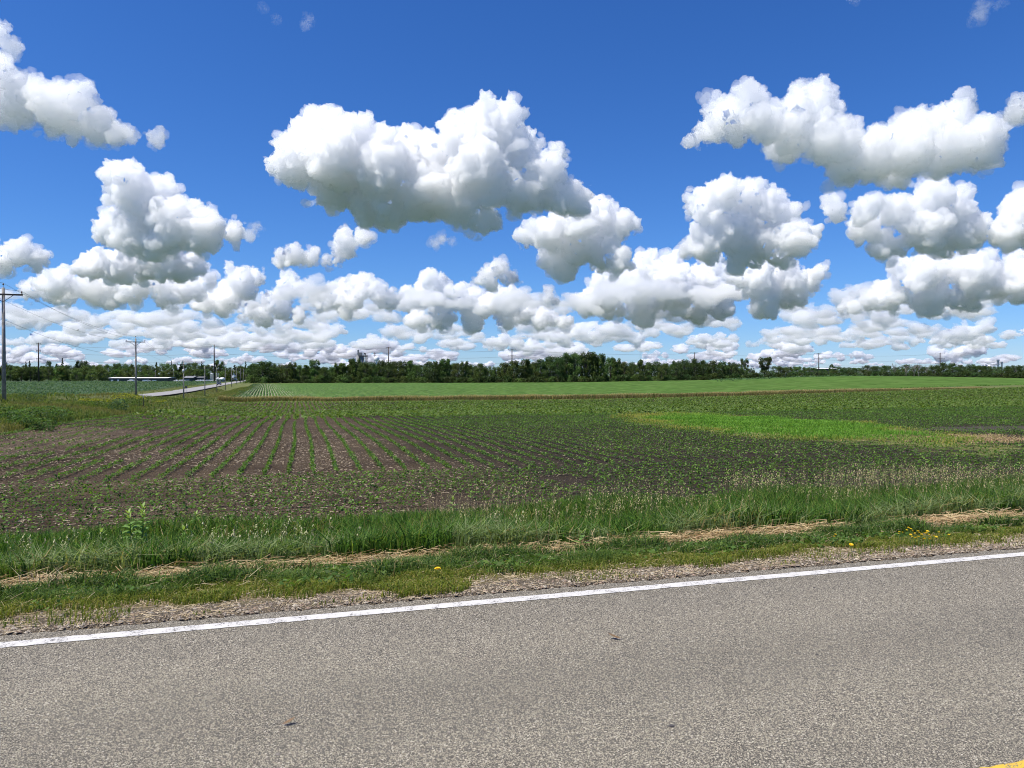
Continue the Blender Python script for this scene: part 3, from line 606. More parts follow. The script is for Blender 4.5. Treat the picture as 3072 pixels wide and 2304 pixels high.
for key, a in {'round_dark': ('round', 12, 10, 1.2, DK), 'round_mid': ('round', 12, 9.5, 1.0, MD), 'broad_dark': ('broad', 12, 12, .8, DK), 'broad_mid': ('broad', 12, 12, .8, MD), 'tall_mid': ('tall', 12, 7, .8, MD),
               'spiky_mid': ('spiky', 12, 7.5, 1.0, MD), 'round_light': ('round', 12, 10, .6, LT), 'bush': ('bush', 4, 6, .1, MD), 'bush_dark': ('bush', 4, 6.5, .1, DK), 'vase': ('vase', 12, 12.5, 4.0, DK), 'conifer': ('conifer', 12, 5, 1.2, DK)}.items():
    kind, H_, W_, b_, cols = a
    PROTO[key] = make_tree('tree' if 'bush' not in key else 'shrub', H_, W_, b_, kind, hash(key) % 997 if False else len(key) * 31 + 5, cols, 900 if 'bush' in key else (3000 if key != 'vase' else 3600), .55 if 'bush' not in key else .5)
used = set()
TLAB = {'round_dark': 'rounded dark green tree in the dense belt behind the far field', 'round_mid': 'rounded mid-green tree in the dense belt behind the far field', 'broad_dark': 'broad spreading dark green tree in the belt behind the far field',
        'broad_mid': 'broad spreading mid-green tree in the belt behind the far field', 'tall_mid': 'narrow upright green tree in the belt behind the far field', 'spiky_mid': 'green tree with ragged upright branch tips in the far belt',
        'round_light': 'light yellow-green small tree in front of the dark belt', 'bush': 'low mid-green shrub at the foot of the tree belt', 'bush_dark': 'low dark green shrub at the foot of the tree belt'}
def put(key, px, Y, H, W=None, z=None, label=None, group='trees of the far belt', cat=None):
    root = PROTO[key]; X = (px - CX) / F * Y; base_h = 4.0 if 'bush' in key else 12.0
    s = H / base_h; sw = s if W is None else W / {'round_dark': 10, 'round_mid': 9.5, 'broad_dark': 12, 'broad_mid': 12, 'tall_mid': 7, 'spiky_mid': 7.5, 'round_light': 10, 'bush': 6, 'bush_dark': 6.5, 'vase': 12.5, 'conifer': 5}[key]
    zz = Tz(X, Y) if z is None else z
    if key in used: o = clone(root, (X, Y, zz), random.uniform(0, 6.28), (sw, sw, s))
    else:
        used.add(key); o = root; o.location = (X, Y, zz); o.rotation_euler = (0, 0, random.uniform(0, 6.28)); o.scale = (sw, sw, s)
    tag(o, label or TLAB[key], cat or ('shrub' if 'bush' in key else 'tree'))
    if group: o['group'] = group
    elif 'group' in o: del o['group']
    return o
random.seed(5)
# belt outline: (pixel, depth, top pixel row, kind, width in metres)
BELT = [(760, 470, 1090, 'round_dark', 11), (785, 462, 1083, 'broad_dark', 14), (812, 468, 1084, 'round_dark', 11), (832, 474, 1090, 'broad_mid', 9), (858, 478, 1092, 'round_mid', 9), (880, 474, 1089, 'spiky_mid', 9), (900, 476, 1094, 'round_mid', 8),
 (918, 472, 1094, 'tall_mid', 7), (945, 478, 1081, 'spiky_mid', 10), (972, 476, 1100, 'round_mid', 8), (992, 480, 1099, 'broad_mid', 9), (1010, 478, 1090, 'spiky_mid', 9), (1032, 474, 1089, 'tall_mid', 8), (1052, 478, 1079, 'spiky_mid', 9), (1072, 482, 1078, 'spiky_mid', 9),
 (1095, 478, 1085, 'round_mid', 10), (1118, 480, 1085, 'broad_mid', 10), (1143, 482, 1082, 'spiky_mid', 8), (1165, 478, 1084, 'round_dark', 9), (1188, 482, 1082, 'round_mid', 9), (1208, 480, 1084, 'spiky_mid', 8), (1232, 484, 1081, 'tall_mid', 8), (1254, 480, 1092, 'broad_mid', 8),
 (1285, 476, 1084, 'round_dark', 10), (1303, 480, 1083, 'broad_dark', 10), (1328, 484, 1079, 'spiky_mid', 8), (1346, 486, 1079, 'spiky_mid', 8), (1372, 484, 1088, 'round_mid', 9), (1394, 482, 1085, 'spiky_mid', 8), (1415, 484, 1092, 'broad_mid', 9), (1440, 482, 1089, 'round_mid', 9),
 (1465, 488, 1098, 'broad_mid', 9), (1487, 492, 1099, 'broad_mid', 9), (1515, 488, 1086, 'round_mid', 10), (1542, 490, 1081, 'round_mid', 11), (1572, 488, 1079, 'spiky_mid', 10), (1598, 490, 1081, 'broad_mid', 11), (1622, 490, 1076, 'round_dark', 10),
 (1648, 488, 1067, 'round_dark', 12), (1672, 492, 1069, 'broad_dark', 11), (1700, 494, 1057, 'round_dark', 13), (1726, 492, 1057, 'round_mid', 13), (1752, 496, 1058, 'spiky_mid', 11), (1778, 496, 1059, 'spiky_mid', 11), (1802, 498, 1064, 'spiky_mid', 11), (1828, 500, 1070, 'round_mid', 11),
 (1852, 500, 1077, 'spiky_mid', 9), (1875, 502, 1084, 'round_mid', 9), (1898, 504, 1085, 'broad_mid', 9), (1921, 502, 1081, 'spiky_mid', 9), (1946, 506, 1085, 'round_mid', 9), (1972, 506, 1084, 'broad_dark', 11), (1998, 508, 1088, 'round_mid', 9),
 (2028, 512, 1082, 'broad_dark', 11), (2054, 512, 1078, 'round_dark', 11), (2082, 516, 1076, 'broad_dark', 12), (2110, 518, 1080, 'round_dark', 11), (2138, 520, 1081, 'broad_dark', 12), (2166, 524, 1083, 'round_dark', 11), (2192, 528, 1086, 'broad_dark', 11), (2216, 534, 1090, 'round_dark', 9)]
for px, Y, top, kind, wd in BELT:
    base = Tz((px - CX) / F * Y, Y); put(kind, px + random.uniform(-3, 3), Y + random.uniform(-5, 5), CAMZ - (top - HY) / F * Y - base, wd)
# second and third rank so the belt is deep, shrubs at its foot
for px in np.arange(752, 2225, 17):
    Y = 500 + 40 * random.random() + (px - 750) * .02; tops = np.interp(px, [b[0] for b in BELT], [b[2] for b in BELT]) + 8
    put(random.choice(['round_dark', 'broad_dark', 'round_mid', 'broad_mid']), px + random.uniform(-9, 9), Y, CAMZ - (tops + random.uniform(0, 6) - HY) / F * Y - Tz((px - CX) / F * Y, Y), random.uniform(11, 15))
for px in np.arange(748, 2240, 13.5):
    Y = float(np.interp(px, [b[0] for b in BELT], [b[1] for b in BELT])) - random.uniform(5, 8); put(random.choice(['bush', 'bush_dark', 'bush_dark']), px + random.uniform(-5, 5), Y, random.uniform(2.6, 5.5), random.uniform(5, 8.5), group='shrubs at the foot of the far belt')
for px, top, wd in ((922, 1112, 6), (1588, 1103, 7), (1612, 1114, 6), (1700, 1093, 5), (1985, 1096, 6)):
    Y = 476 + (px - 920) * .02; put('round_light', px, Y, CAMZ - (top - HY) / F * Y - Tz((px - CX) / F * Y, Y), wd, group='light trees before the belt')
# right-hand hedgerow, farther off
RB = [(2235, 560, 1077, 'spiky_mid', 9), (2250, 566, 1104, 'bush_dark', 10), (2342, 590, 1100, 'round_dark', 9), (2365, 600, 1100, 'broad_mid', 9), (2392, 610, 1101, 'round_mid', 9), (2418, 620, 1104, 'broad_dark', 11), (2442, 630, 1103, 'round_dark', 10), (2470, 640, 1108, 'broad_dark', 11),
 (2500, 650, 1110, 'broad_mid', 11), (2530, 660, 1106, 'round_dark', 11), (2560, 670, 1103, 'broad_dark', 12), (2590, 680, 1108, 'broad_mid', 12), (2622, 660, 1098, 'round_dark', 9), (2655, 650, 1096, 'broad_dark', 12), (2690, 690, 1107, 'broad_mid', 11), (2715, 700, 1104, 'round_mid', 11),
 (2745, 700, 1103, 'broad_mid', 12), (2772, 690, 1104, 'round_dark', 10), (2803, 650, 1095, 'broad_dark', 12), (2830, 640, 1087, 'broad_dark', 13), (2858, 645, 1088, 'round_dark', 12), (2882, 650, 1094, 'broad_dark', 11), (2912, 640, 1092, 'broad_dark', 13), (2934, 645, 1097, 'round_dark', 10),
 (2965, 650, 1109, 'broad_dark', 13), (2992, 655, 1108, 'broad_mid', 12), (3022, 630, 1097, 'round_dark', 11), (3046, 620, 1095, 'broad_dark', 13), (3072, 620, 1096, 'round_dark', 12), (3105, 615, 1094, 'broad_dark', 12), (3140, 620, 1096, 'round_dark', 12)]
for px, Y, top, kind, wd in RB:
    X = (px - CX) / F * Y; put(kind, px, Y, CAMZ - (top - HY) / F * Y - Tz(X, Y), wd, label='%s in the low hedgerow behind the rise' % {'spiky_mid': 'slim tree with ragged tips', 'bush_dark': 'dense dark shrub', 'round_dark': 'rounded dark tree', 'broad_mid': 'spreading green tree', 'round_mid': 'rounded green tree', 'broad_dark': 'spreading dark tree'}[kind], group='trees of the right-hand hedgerow')
for px in np.arange(2225, 3160, 17):
    Y = float(np.interp(px, [b[0] for b in RB], [b[1] for b in RB])) - random.uniform(8, 14); put('bush_dark', px + random.uniform(-6, 6), Y, random.uniform(5.0, 8.0), random.uniform(9, 13), label='low dark shrub of the hedgerow behind the rise', group='shrubs of the right-hand hedgerow')
put('vase', 2293, 585, CAMZ + 58 / F * 585 - Tz(757 / F * 585, 585), 17, label='lone fan-shaped tree rising above the hedgerow', group=None)
put('round_dark', 2495, 720, CAMZ + 36 / F * 720 - Tz(959 / F * 720, 720), 7, label='small round-headed tree beside the metal roofed barn', group=None)
# left wood beyond the crop field, in two depths, and the wooded rise of the town
for px in np.arange(-80, 745, 21):
    if 335 < px < 690: Y = random.uniform(640, 670); top = 1113 + random.uniform(-9, 5)
    else: Y = random.uniform(600, 625); top = 1104 + random.uniform(-8, 8)
    X = (px - CX) / F * Y; put(random.choice(['round_mid', 'broad_mid', 'round_dark', 'round_light', 'bush']), px + random.uniform(-6, 6), Y, CAMZ - (top - HY) / F * Y - Tz(X, Y), random.uniform(9, 14), label='leafy tree along the edge of the left wood', group='trees of the left wood')
for px in np.arange(-90, 760, 15):
    Y = random.uniform(820, 900); top = 1096 + 5 * math.sin(px * .02) + random.uniform(-6, 5) - 5 * (330 < px < 480); put(random.choice(['round_dark', 'broad_dark', 'broad_mid', 'conifer']), px + random.uniform(-6, 6), Y, CAMZ - (top - HY) / F * Y + 2.4, random.uniform(13, 20), label='dark tree on the wooded rise behind the left field', group='trees of the wooded rise')
for px, top, kd, wd in ((90, 1084, 'conifer', 9), (78, 1086, 'conifer', 8), (148, 1082, 'round_dark', 9), (188, 1076, 'conifer', 9), (240, 1081, 'broad_dark', 11), (258, 1082, 'round_dark', 11), (515, 1083, 'conifer', 6), (605, 1086, 'conifer', 8), (652, 1082, 'spiky_mid', 11), (668, 1083, 'round_dark', 9), (738, 1086, 'conifer', 8), (20, 1088, 'conifer', 7)):
    Y = 860; put(kd, px, Y, CAMZ - (top - HY) / F * Y + 2.4, wd, label='tall crown standing above the wooded rise', group='tall trees of the wooded rise')
for px in np.arange(2330, 3200, 30):
    put('broad_dark', px, 1150 + random.uniform(-60, 60), CAMZ + 22 / F * 1150 + random.uniform(0, 4) + 2.2, 24, label='far tree behind the right-hand hedgerow', group='far trees on the right')
# bare dead trees in the hedgerow
def dead_tree(px, Y, top, seed):
    rd = random.Random(seed); X = (px - CX) / F * Y; z = Tz(X, Y); H = CAMZ - (top - HY) / F * Y - z; r = empty('dead_tree', (X, Y, z)); bm = bmesh.new(); tube(bm, [(0, 0, -.3), (.1, 0, H * .5), (0, 0, H * .8)], [.3, .2, .06], 7)
    me = bpy.data.meshes.new('trunk'); bm.to_mesh(me); bm.free(); me.materials.append(M['dead']); link('trunk', me, r); bm = bmesh.new()
    for i in range(16):
        a = rd.uniform(0, 6.28); z0 = H * rd.uniform(.35, .75); l = H * rd.uniform(.18, .4); p1 = (math.cos(a) * l * .4, math.sin(a) * l * .4, z0 + l * .5); p2 = (math.cos(a) * l * .6, math.sin(a) * l * .6, min(H, z0 + l)); tube(bm, [(0, 0, z0), p1, p2], [.14, .09, .04], 5)
        tube(bm, [p1, (p1[0] * 1.8, p1[1] * 1.8, min(H, p1[2] + l * .3))], [.08, .03], 4)
    me = bpy.data.meshes.new('branches'); bm.to_mesh(me); bm.free(); me.materials.append(M['dead']); link('branches', me, r)
    tag(r, 'bare leafless grey tree in the hedgerow behind the rise', 'tree', 'bare trees in the hedgerow')
for i, (px, top) in enumerate(((2682, 1090), (2718, 1092), (2742, 1093), (2756, 1090), (2780, 1092), (2600, 1103))): dead_tree(px, 680, top, i)
print('TREES', round(time.time() - T0, 1))

# ------------------------------------------------------------------ wooden utility poles and their wires
def upole(Y, H, label, arm=True, trans=False, q=0.0, group='wooden utility poles along the side road'):
    X = -21.5 + q - .324 * Y; z = Tz(X, Y); r = empty('utility_pole', (X, Y, z), math.atan(.324))
    MB().cyl((0, 0, -.6), (0, 0, H), .165, .105, 12).build('shaft', M['wood'], r, True)
    if arm:
        a = MB().box((0, -.15, H - .55), (2.75, .10, .13), bevel=.01).build('crossarm', M['darkwood'], r)
        for s in (-1, 1):
            MB().cyl((s * .72, -.14, H - .60), (0, -.13, H - 1.15), .022, .022, 6).build('brace', M['darkwood'], r)
            MB().lathe([(.02, 0), (.02, .08), (.055, .09), (.06, .15), (.04, .20), (.02, .24)], 8, (s * 1.30, -.15, H - .49)).build('insulator', M['porcelain'], r, True)
        MB().cyl((0, 0, H - .1), (0, 0, H + .22), .02, .02, 6).build('top_pin', M['galv'], r)
        MB().lathe([(.02, 0), (.055, .02), (.06, .09), (.03, .16)], 8, (0, 0, H + .20)).build('insulator', M['porcelain'], r, True)
        MB().box((.0, -.20, H - 2.55), (.06, .18, .07)).cyl((-.05, -.26, H - 2.55), (.05, -.26, H - 2.55), .05, .05, 8).build('neutral_bracket', M['galv'], r)
    if trans:
        MB().cyl((.0, -.38, H - 2.6), (.0, -.38, H - 1.7), .22, .22, 12).build('transformer', M['galv'], r, True)
    tag(r, label, 'utility pole', group); return r
PY = [4, 58, 113, 172, 224, 270, 316, 362, 410, 453, 500, 541]
PL = ['grey wooden utility pole at the road corner', 'tall grey wooden utility pole at the verge with its crossarm seen broadside', 'wooden crossarm pole behind the yellow-flowered weeds', 'grey wooden pole with small transformer where the ditch begins', 'wooden pole between the transformer pole and the dark steel pole'] + ['wooden utility pole in the receding row along the side road'] * 7
for Y, lb in zip(PY, PL): upole(Y, 9.0 if Y < 150 else 9.3, lb, True, Y == 172)
for px in (467, 520): 
    Y = 610; X = (px - CX) / F * Y; upole(Y, 9.2, 'wooden pole standing before the left wood', True, q=X + 21.5 + .324 * Y, group='poles before the left wood')
def wire(name, pts, r, sag, label, cat='power wire', group=None, seg=16):
    V = []; Fc = []; ring = 4; path = []
    for (a, b) in zip(pts, pts[1:]):
        a, b = np.array(a, float), np.array(b, float)
        for i in range(seg + (b is pts[-1])):
            t = i / seg; p = a + (b - a) * t; p[2] -= sag * 4 * t * (1 - t); path.append(p)
    path.append(np.array(pts[-1], float)); path = np.array(path)
    d = np.gradient(path, axis=0); d /= np.linalg.norm(d, axis=1)[:, None]; sx = np.cross(d, (0, 0, 1.0)); sx /= np.linalg.norm(sx, axis=1)[:, None]; uz = np.cross(sx, d)
    for j in range(ring):
        a = 2 * math.pi * j / ring; V.append(path + r * (sx * math.cos(a) + uz * math.sin(a)))
    V = np.stack(V, 1).reshape(-1, 3); m = len(path); b = np.arange(m - 1)[:, None] * ring
    for j in range(ring): Fc.append(np.concatenate([b + j, b + (j + 1) % ring, b + ring + (j + 1) % ring, b + ring + j], 1))
    o = link(name, npmesh(name, V, np.concatenate(Fc), M['wire'])); tag(o, label, cat, group); return path
def ppt(Y, off, dz, H):
    X = -21.5 - .324 * Y; z = Tz(X, Y); c, s = math.cos(math.atan(.324)), math.sin(math.atan(.324)); return (X + off * c + .15 * s, Y + off * s - .15 * c, z + H + dz)
Hs = [9.0 if Y < 150 else 9.3 for Y in PY]
wa = wire('power_wire', [ppt(Y, -1.30, -.26, h) for Y, h in zip(PY, Hs)], .011, .9, 'sagging power wire on the far end of the wooden crossarms')
wire('power_wire', [ppt(Y, 1.30, -.26, h) for Y, h in zip(PY, Hs)], .011, .9, 'sagging power wire on the near end of the wooden crossarms')
wire('power_wire', [ppt(Y, 0, .36, h) for Y, h in zip(PY, Hs)], .011, .8, 'topmost power wire along the wooden pole tops')
wire('power_wire', [ppt(Y, 0, -2.5, h) for Y, h in zip(PY, Hs)], .012, .9, 'low neutral wire strung below the wooden crossarms')
# bird on the wire
i_b = int(np.argmin(np.abs((wa[:, 0] / wa[:, 1]) * F + CX - 245) + 1e6 * ((wa[:, 1] < 60) | (wa[:, 1] > 113))))
bp = Vector(wa[i_b]) + Vector((0, 0, .06)); br = empty('bird', bp, .9)
MB().ball((0, 0, .03), .05, 2, (1.6, .85, .95)).ball((.085, 0, .075), .034, 2).cyl((.11, 0, .075), (.15, 0, .07), .010, .001, 6).build('body', M['bird'], br, True)
MB().prism([(-.06, .03), (-.20, -.01), (-.20, .0), (-.06, .05)], -.02, .02).build('tail', M['bird'], br)
for s in (-1, 1): MB().cyl((0, s * .015, 0), (0, s * .015, -.052), .004, .004, 5).build('leg', M['bird'], br)
tag(br, 'small dark bird perched on the power wire', 'bird')

# ------------------------------------------------------------------ steel transmission poles
TP = [(116, 526, 1028, 3, 3.2, .25, 'dark transmission pole with short arms standing before the left wood'), (643, 560, 1034, 0, 0, 0, 'bare dark transmission pole rising beside the white storage bins'), (1166, 605, 1041, 3, 4.0, .28, 'transmission pole right of the water tower above the belt'),
      (1536, 642, 1046, 3, 6.5, .5, 'transmission pole above the belt beside its tallest trees'), (2083, 741, 1057, 3, 8.0, .9, 'transmission pole peeping over the dark end of the belt'), (2456, 763, 1059, 3, 9.0, 1.0, 'transmission pole with three long arms by the metal roofed barn'), (2820, 752, 1058, 3, 9.5, 1.0, 'transmission pole over the dark hedgerow clump near the far bins')]
tips = []
for px, Y, top, na, span, _, lb in TP:
    X = (px - CX) / F * Y; z = Tz(X, Y); H = CAMZ - (top - HY) / F * Y - z; r = empty('transmission_pole', (X, Y, z)); MB().cyl((0, 0, -1), (0, 0, H), .55, .34, 12).build('shaft', M['rust'], r, True); tp = []
    for i in range(3):
        ha = H - .5 - i * 5.4; ln = max(span, 3.0)
        if na:
            MB().cyl((-ln / 2, 0, ha + .25), (0, 0, ha - .1), .10, .17, 8).cyl((ln / 2, 0, ha + .25), (0, 0, ha - .1), .10, .17, 8).build('crossarm', M['rust'], r)
            for s in (-1, 1): MB().lathe([(.03, 0), (.11, .05), (.11, .9), (.03, .95)], 8, (s * ln / 2 * .96, 0, ha - .75)).build('insulator', M['porcelain'], r, True)
        tp.append([(X - ln / 2 * .96, Y, z + ha - .75), (X + ln / 2 * .96, Y, z + ha - .75)])
    tips.append(tp); tag(r, lb, 'transmission pole')
for i in range(3):
    for s in (0, 1):
        wire('transmission_wire', [t[i][s] for t in tips], .035, 2.2, 'thin high-voltage wire strung between the steel poles', 'power wire', 'high-voltage wires')
# radio mast
X, Y = (1920 - CX) / F * 1500, 1500; r = empty('radio_mast', (X, Y, Tz(X, Y)))
MB().cyl((0, 0, 0), (0, 0, 57), .42, .28, 6).build('mast', M['galv'], r); MB().cyl((0, 0, 57), (0, 0, 60), .12, .06, 6).build('antenna', M['galv'], r); tag(r, 'thin radio mast rising beyond the tree belt', 'mast')

# ------------------------------------------------------------------ town: elevator, water tower, church, yards
def at(px, Y, z=None): X = (px - CX) / F * Y; return (X, Y, Tz(X, Y) if z is None else z)
s = 1200 / F
r = empty('grain_elevator', at(1085, 1200))
gz = lambda py: CAMZ - (py - HY) * s + 2.2
for i, (px, wd, top) in enumerate(((1074, 9, 1066), (1081, 9, 1066), (1073, 8, 1076), (1088, 7, 1066))): MB().cyl(((px - 1085) * s, (i % 2) * 4, 0), ((px - 1085) * s, (i % 2) * 4, gz(top)), wd * s / 2, wd * s / 2, 20).build('silo', M['grey'], r, True)
MB().box(((1080 - 1085) * s, 0, gz(1062)), (12 * s, 5, 5)).box(((1075 - 1085) * s, 0, gz(1057)), (4 * s, 3, 8)).build('headhouse', M['roofgrey'], r)
MB().box(((1074.5 - 1085) * s, 0, gz(1052)), (3 * s, 2.5, 3.5), bevel=.4).build('leg_head', M['bdark'], r)
for px, top in ((1094.5, 1062), (1101.5, 1065)):
    mb = MB()
    for dx in (-1, 1):
        for dy in (-1, 1): mb.cyl(((px - 1085) * s + dx * 1.1, dy * 1.1, 0), ((px - 1085) * s + dx * 1.1, dy * 1.1, gz(top)), .22, .22, 5)
    for h in np.arange(8, gz(top), 5): mb.box(((px - 1085) * s, 0, h), (2.6, 2.6, .35))
    mb.build('leg_tower', M['rust'], r)
MB().box(((1095 - 1085) * s, 0, gz(1061)), (2.6, 3, 2.2)).build('leg_head', M['bdark'], r)
MB().cyl(((1088 - 1085) * s, 0, gz(1069)), ((1102 - 1085) * s, 0, gz(1069)), .5, .5, 6).build('conveyor', M['rust'], r)
tag(r, 'grey concrete grain elevator rising behind the tree belt', 'elevator')
r = empty('water_tower', at(1129.5, 1200)); R_ = 7.8 * s; zb, zt = gz(1079.5), gz(1068)
MB().lathe([(R_ * .35, zb - 2.2), (R_ * .8, zb - 1), (R_, zb + .6), (R_, zb + 2.6), (R_ * .82, zb + 4.2), (R_ * .45, zt - .5), (.3, zt)], 28).build('tank', M['bwhite'], r, True)
MB().lathe([(R_ * 1.05, zb + .2), (R_ * 1.05, zb + .5)], 28).build('balcony', M['bwhite'], r)
MB().cyl((0, 0, 0), (0, 0, zb), .9, .9, 12).build('riser', M['bwhite'], r, True)
for i in range(6): a = i * math.pi / 3; MB().cyl((math.cos(a) * R_ * 1.1, math.sin(a) * R_ * 1.1, 0), (math.cos(a) * R_ * .93, math.sin(a) * R_ * .93, zb + .6), .28, .28, 6).build('leg', M['bwhite'], r)
tag(r, 'white water tower with rounded tank behind the tree belt', 'water tower')
r = empty('lattice_mast', at(1124, 1210)); mb = MB()
for a in (0, 2.1, 4.2): mb.cyl((math.cos(a) * .8, math.sin(a) * .8, 0), (math.cos(a) * .3, math.sin(a) * .3, gz(1057)), .16, .14, 5)
mb.build('lattice', M['rust'], r)
for py in (1060, 1065): MB().box((0, 0, gz(py)), (3.2, 2.4, .9)).build('antenna', M['clay'], r)
tag(r, 'reddish antenna mast just left of the water tower', 'mast')
# church spire over the wooded rise
Y = 1000; sp = Y / F; r = empty('church', at(547, Y)); zz = lambda py: CAMZ - (py - HY) * sp + 2.3
MB().box((0, 0, zz(1097) / 2), (3.6, 3.6, zz(1097))).build('tower', M['grey'], r); MB().cyl((0, 0, zz(1097)), (0, 0, zz(1080)), 2.2, .05, 8).build('spire', M['steeple'], r)
MB().prism([(-6, 0), (-6, 7), (0, 11), (6, 7), (6, 0)], 2.2, 24).build('nave', M['grey'], r); tag(r, 'slim green church spire above the wooded rise', 'church')

def building(name, px0, px1, Y, py_eave, py_ridge, depth, wall, roof, label, doors=(), dmat='bwhite'):
    w_ = (px1 - px0) / F * Y; loc = at((px0 + px1) / 2, Y); r = empty(name, loc); e = CAMZ - (py_eave - HY) / F * Y - loc[2]; g_ = CAMZ - (py_ridge - HY) / F * Y - loc[2]
    MB().box((0, 0, e / 2 - .3), (w_, depth, e + .6)).build('wall', M[wall], r)
    o_ = .5; MB().prism([(-depth / 2 - o_, e), (0, g_), (depth / 2 + o_, e), (depth / 2 + o_, e + .18), (0, g_ + .2), (-depth / 2 - o_, e + .18)], -w_ / 2 - o_, w_ / 2 + o_).build('roof', M[roof], r).rotation_euler = (0, 0, math.pi / 2)
    for d0, d1, hh in doors: MB().box(((d0 + d1 - px0 - px1) / 2 / F * Y, -depth / 2 - .04, hh / 2), ((d1 - d0) / F * Y, .08, hh)).build('door', M[dmat], r)
    tag(r, label, 'building'); return r
building('long_shed', 341, 514, 592, 1134.5, 1132.2, 14, 'bdark', 'bwhite', 'long low shed with white roof before the left wood', [(347, 354, 1.5), (366, 371, 1.6), (402, 410, 2.0), (421, 424, 2.4), (440, 456, 1.4), (470, 482, 1.2)])
building('shed', 560, 588, 596, 1134, 1128.5, 12, 'bdark', 'roofgrey', 'dark gabled shed right of the long white-roofed shed', [(562, 578, 1.9)], 'grey')
building('low_shed', 589, 616, 600, 1133, 1130.5, 9, 'bdark', 'roofgrey', 'low lean-to shed beside the dark gabled shed')
building('barn', 2440, 2500, 900, 1106.5, 1104.2, 16, 'bdark', 'bwhite', 'pale metal roofed barn behind the hedgerow')
building('farmhouse', 700, 707, 760, 1118, 1111, 9, 'bwhite', 'roofgrey', 'small white house half hidden beyond the end of the side road', [(702, 703.5, 2.0)], 'bdark')
for px, wd, top, lb in ((636, 11.5, 1119, 'broad white storage bin left of the steel pole'), (649.5, 4.4, 1118.5, 'slim white silo just right of the steel pole'), (654.5, 3.2, 1119, 'narrowest white silo beside the steel pole')):
    Y = 585; l_ = at(px, Y); h = CAMZ - (top - HY) / F * Y - l_[2]; R_ = wd / F * Y / 2; r = empty('storage_bin', l_)
    MB().lathe([(R_, -.3), (R_, h * .92), (R_ * 1.02, h * .92), (R_ * .25, h * .99), (.1, h)], 20).build('bin', M['bwhite'], r, True)
    mb = MB()
    for k in range(1, 6): mb.lathe([(R_ * 1.012, h * k * .15), (R_ * 1.012, h * k * .15 + .08)], 20)
    mb.build('hoop', M['galv'], r); tag(r, lb, 'silo')
for i, px in enumerate((653.5, 664.5, 669)):
    Y = 570; l_ = at(px, Y); r = empty('storage_tank', l_); R_ = 1.35
    MB().ball((0, 0, 2.1), R_, 3, (1, 1.6, .95)).build('tank', M['bwhite'], r, True)
    for sx in (-1, 1): MB().box((0, sx * 1.2, .5), (1.6, .25, 1.4)).build('support', M['grey'], r)
    tag(r, 'rounded white storage tank in the yard by the steel pole', 'tank', 'white yard tanks')
# far bins on the right
Y = 1300; r = empty('grain_bin', at(2955, Y)); sB = Y / F; hz = lambda py: CAMZ - (py - HY) * sB + 2.2
MB().lathe([(9 * sB, 0), (9 * sB, hz(1101)), (9.3 * sB, hz(1101)), (1, hz(1095))], 24).build('bin', M['galv'], r, True); tag(r, 'wide grain bin with conical roof beyond the hedgerow', 'grain bin')
r = empty('grain_bin', at(2967, Y - 30)); MB().lathe([(7 * sB, 0), (7 * sB, hz(1104)), (7.2 * sB, hz(1104)), (1, hz(1099))], 24).build('bin', M['bwhite'], r, True); tag(r, 'smaller bright grain bin in front of the wide bin', 'grain bin')
r = empty('elevator_leg', at(2994, Y)); MB().box((0, 0, hz(1086) / 2), (2.2, 2.2, hz(1086))).build('tower', M['galv'], r); MB().box((0, 0, hz(1084)), (3.6, 2.6, 3)).build('head', M['galv'], r)
MB().cyl((-34 * sB, 0, hz(1094)), (0, 0, hz(1097)), .4, .4, 6).build('conveyor', M['galv'], r); MB().box((11 * sB, 0, hz(1091) / 2), (2, 2, hz(1091))).box((11 * sB, 0, hz(1090)), (3, 2.4, 2.4)).build('second_tower', M['galv'], r)
tag(r, 'steel elevator towers with slanting conveyor beside the far bins', 'elevator')

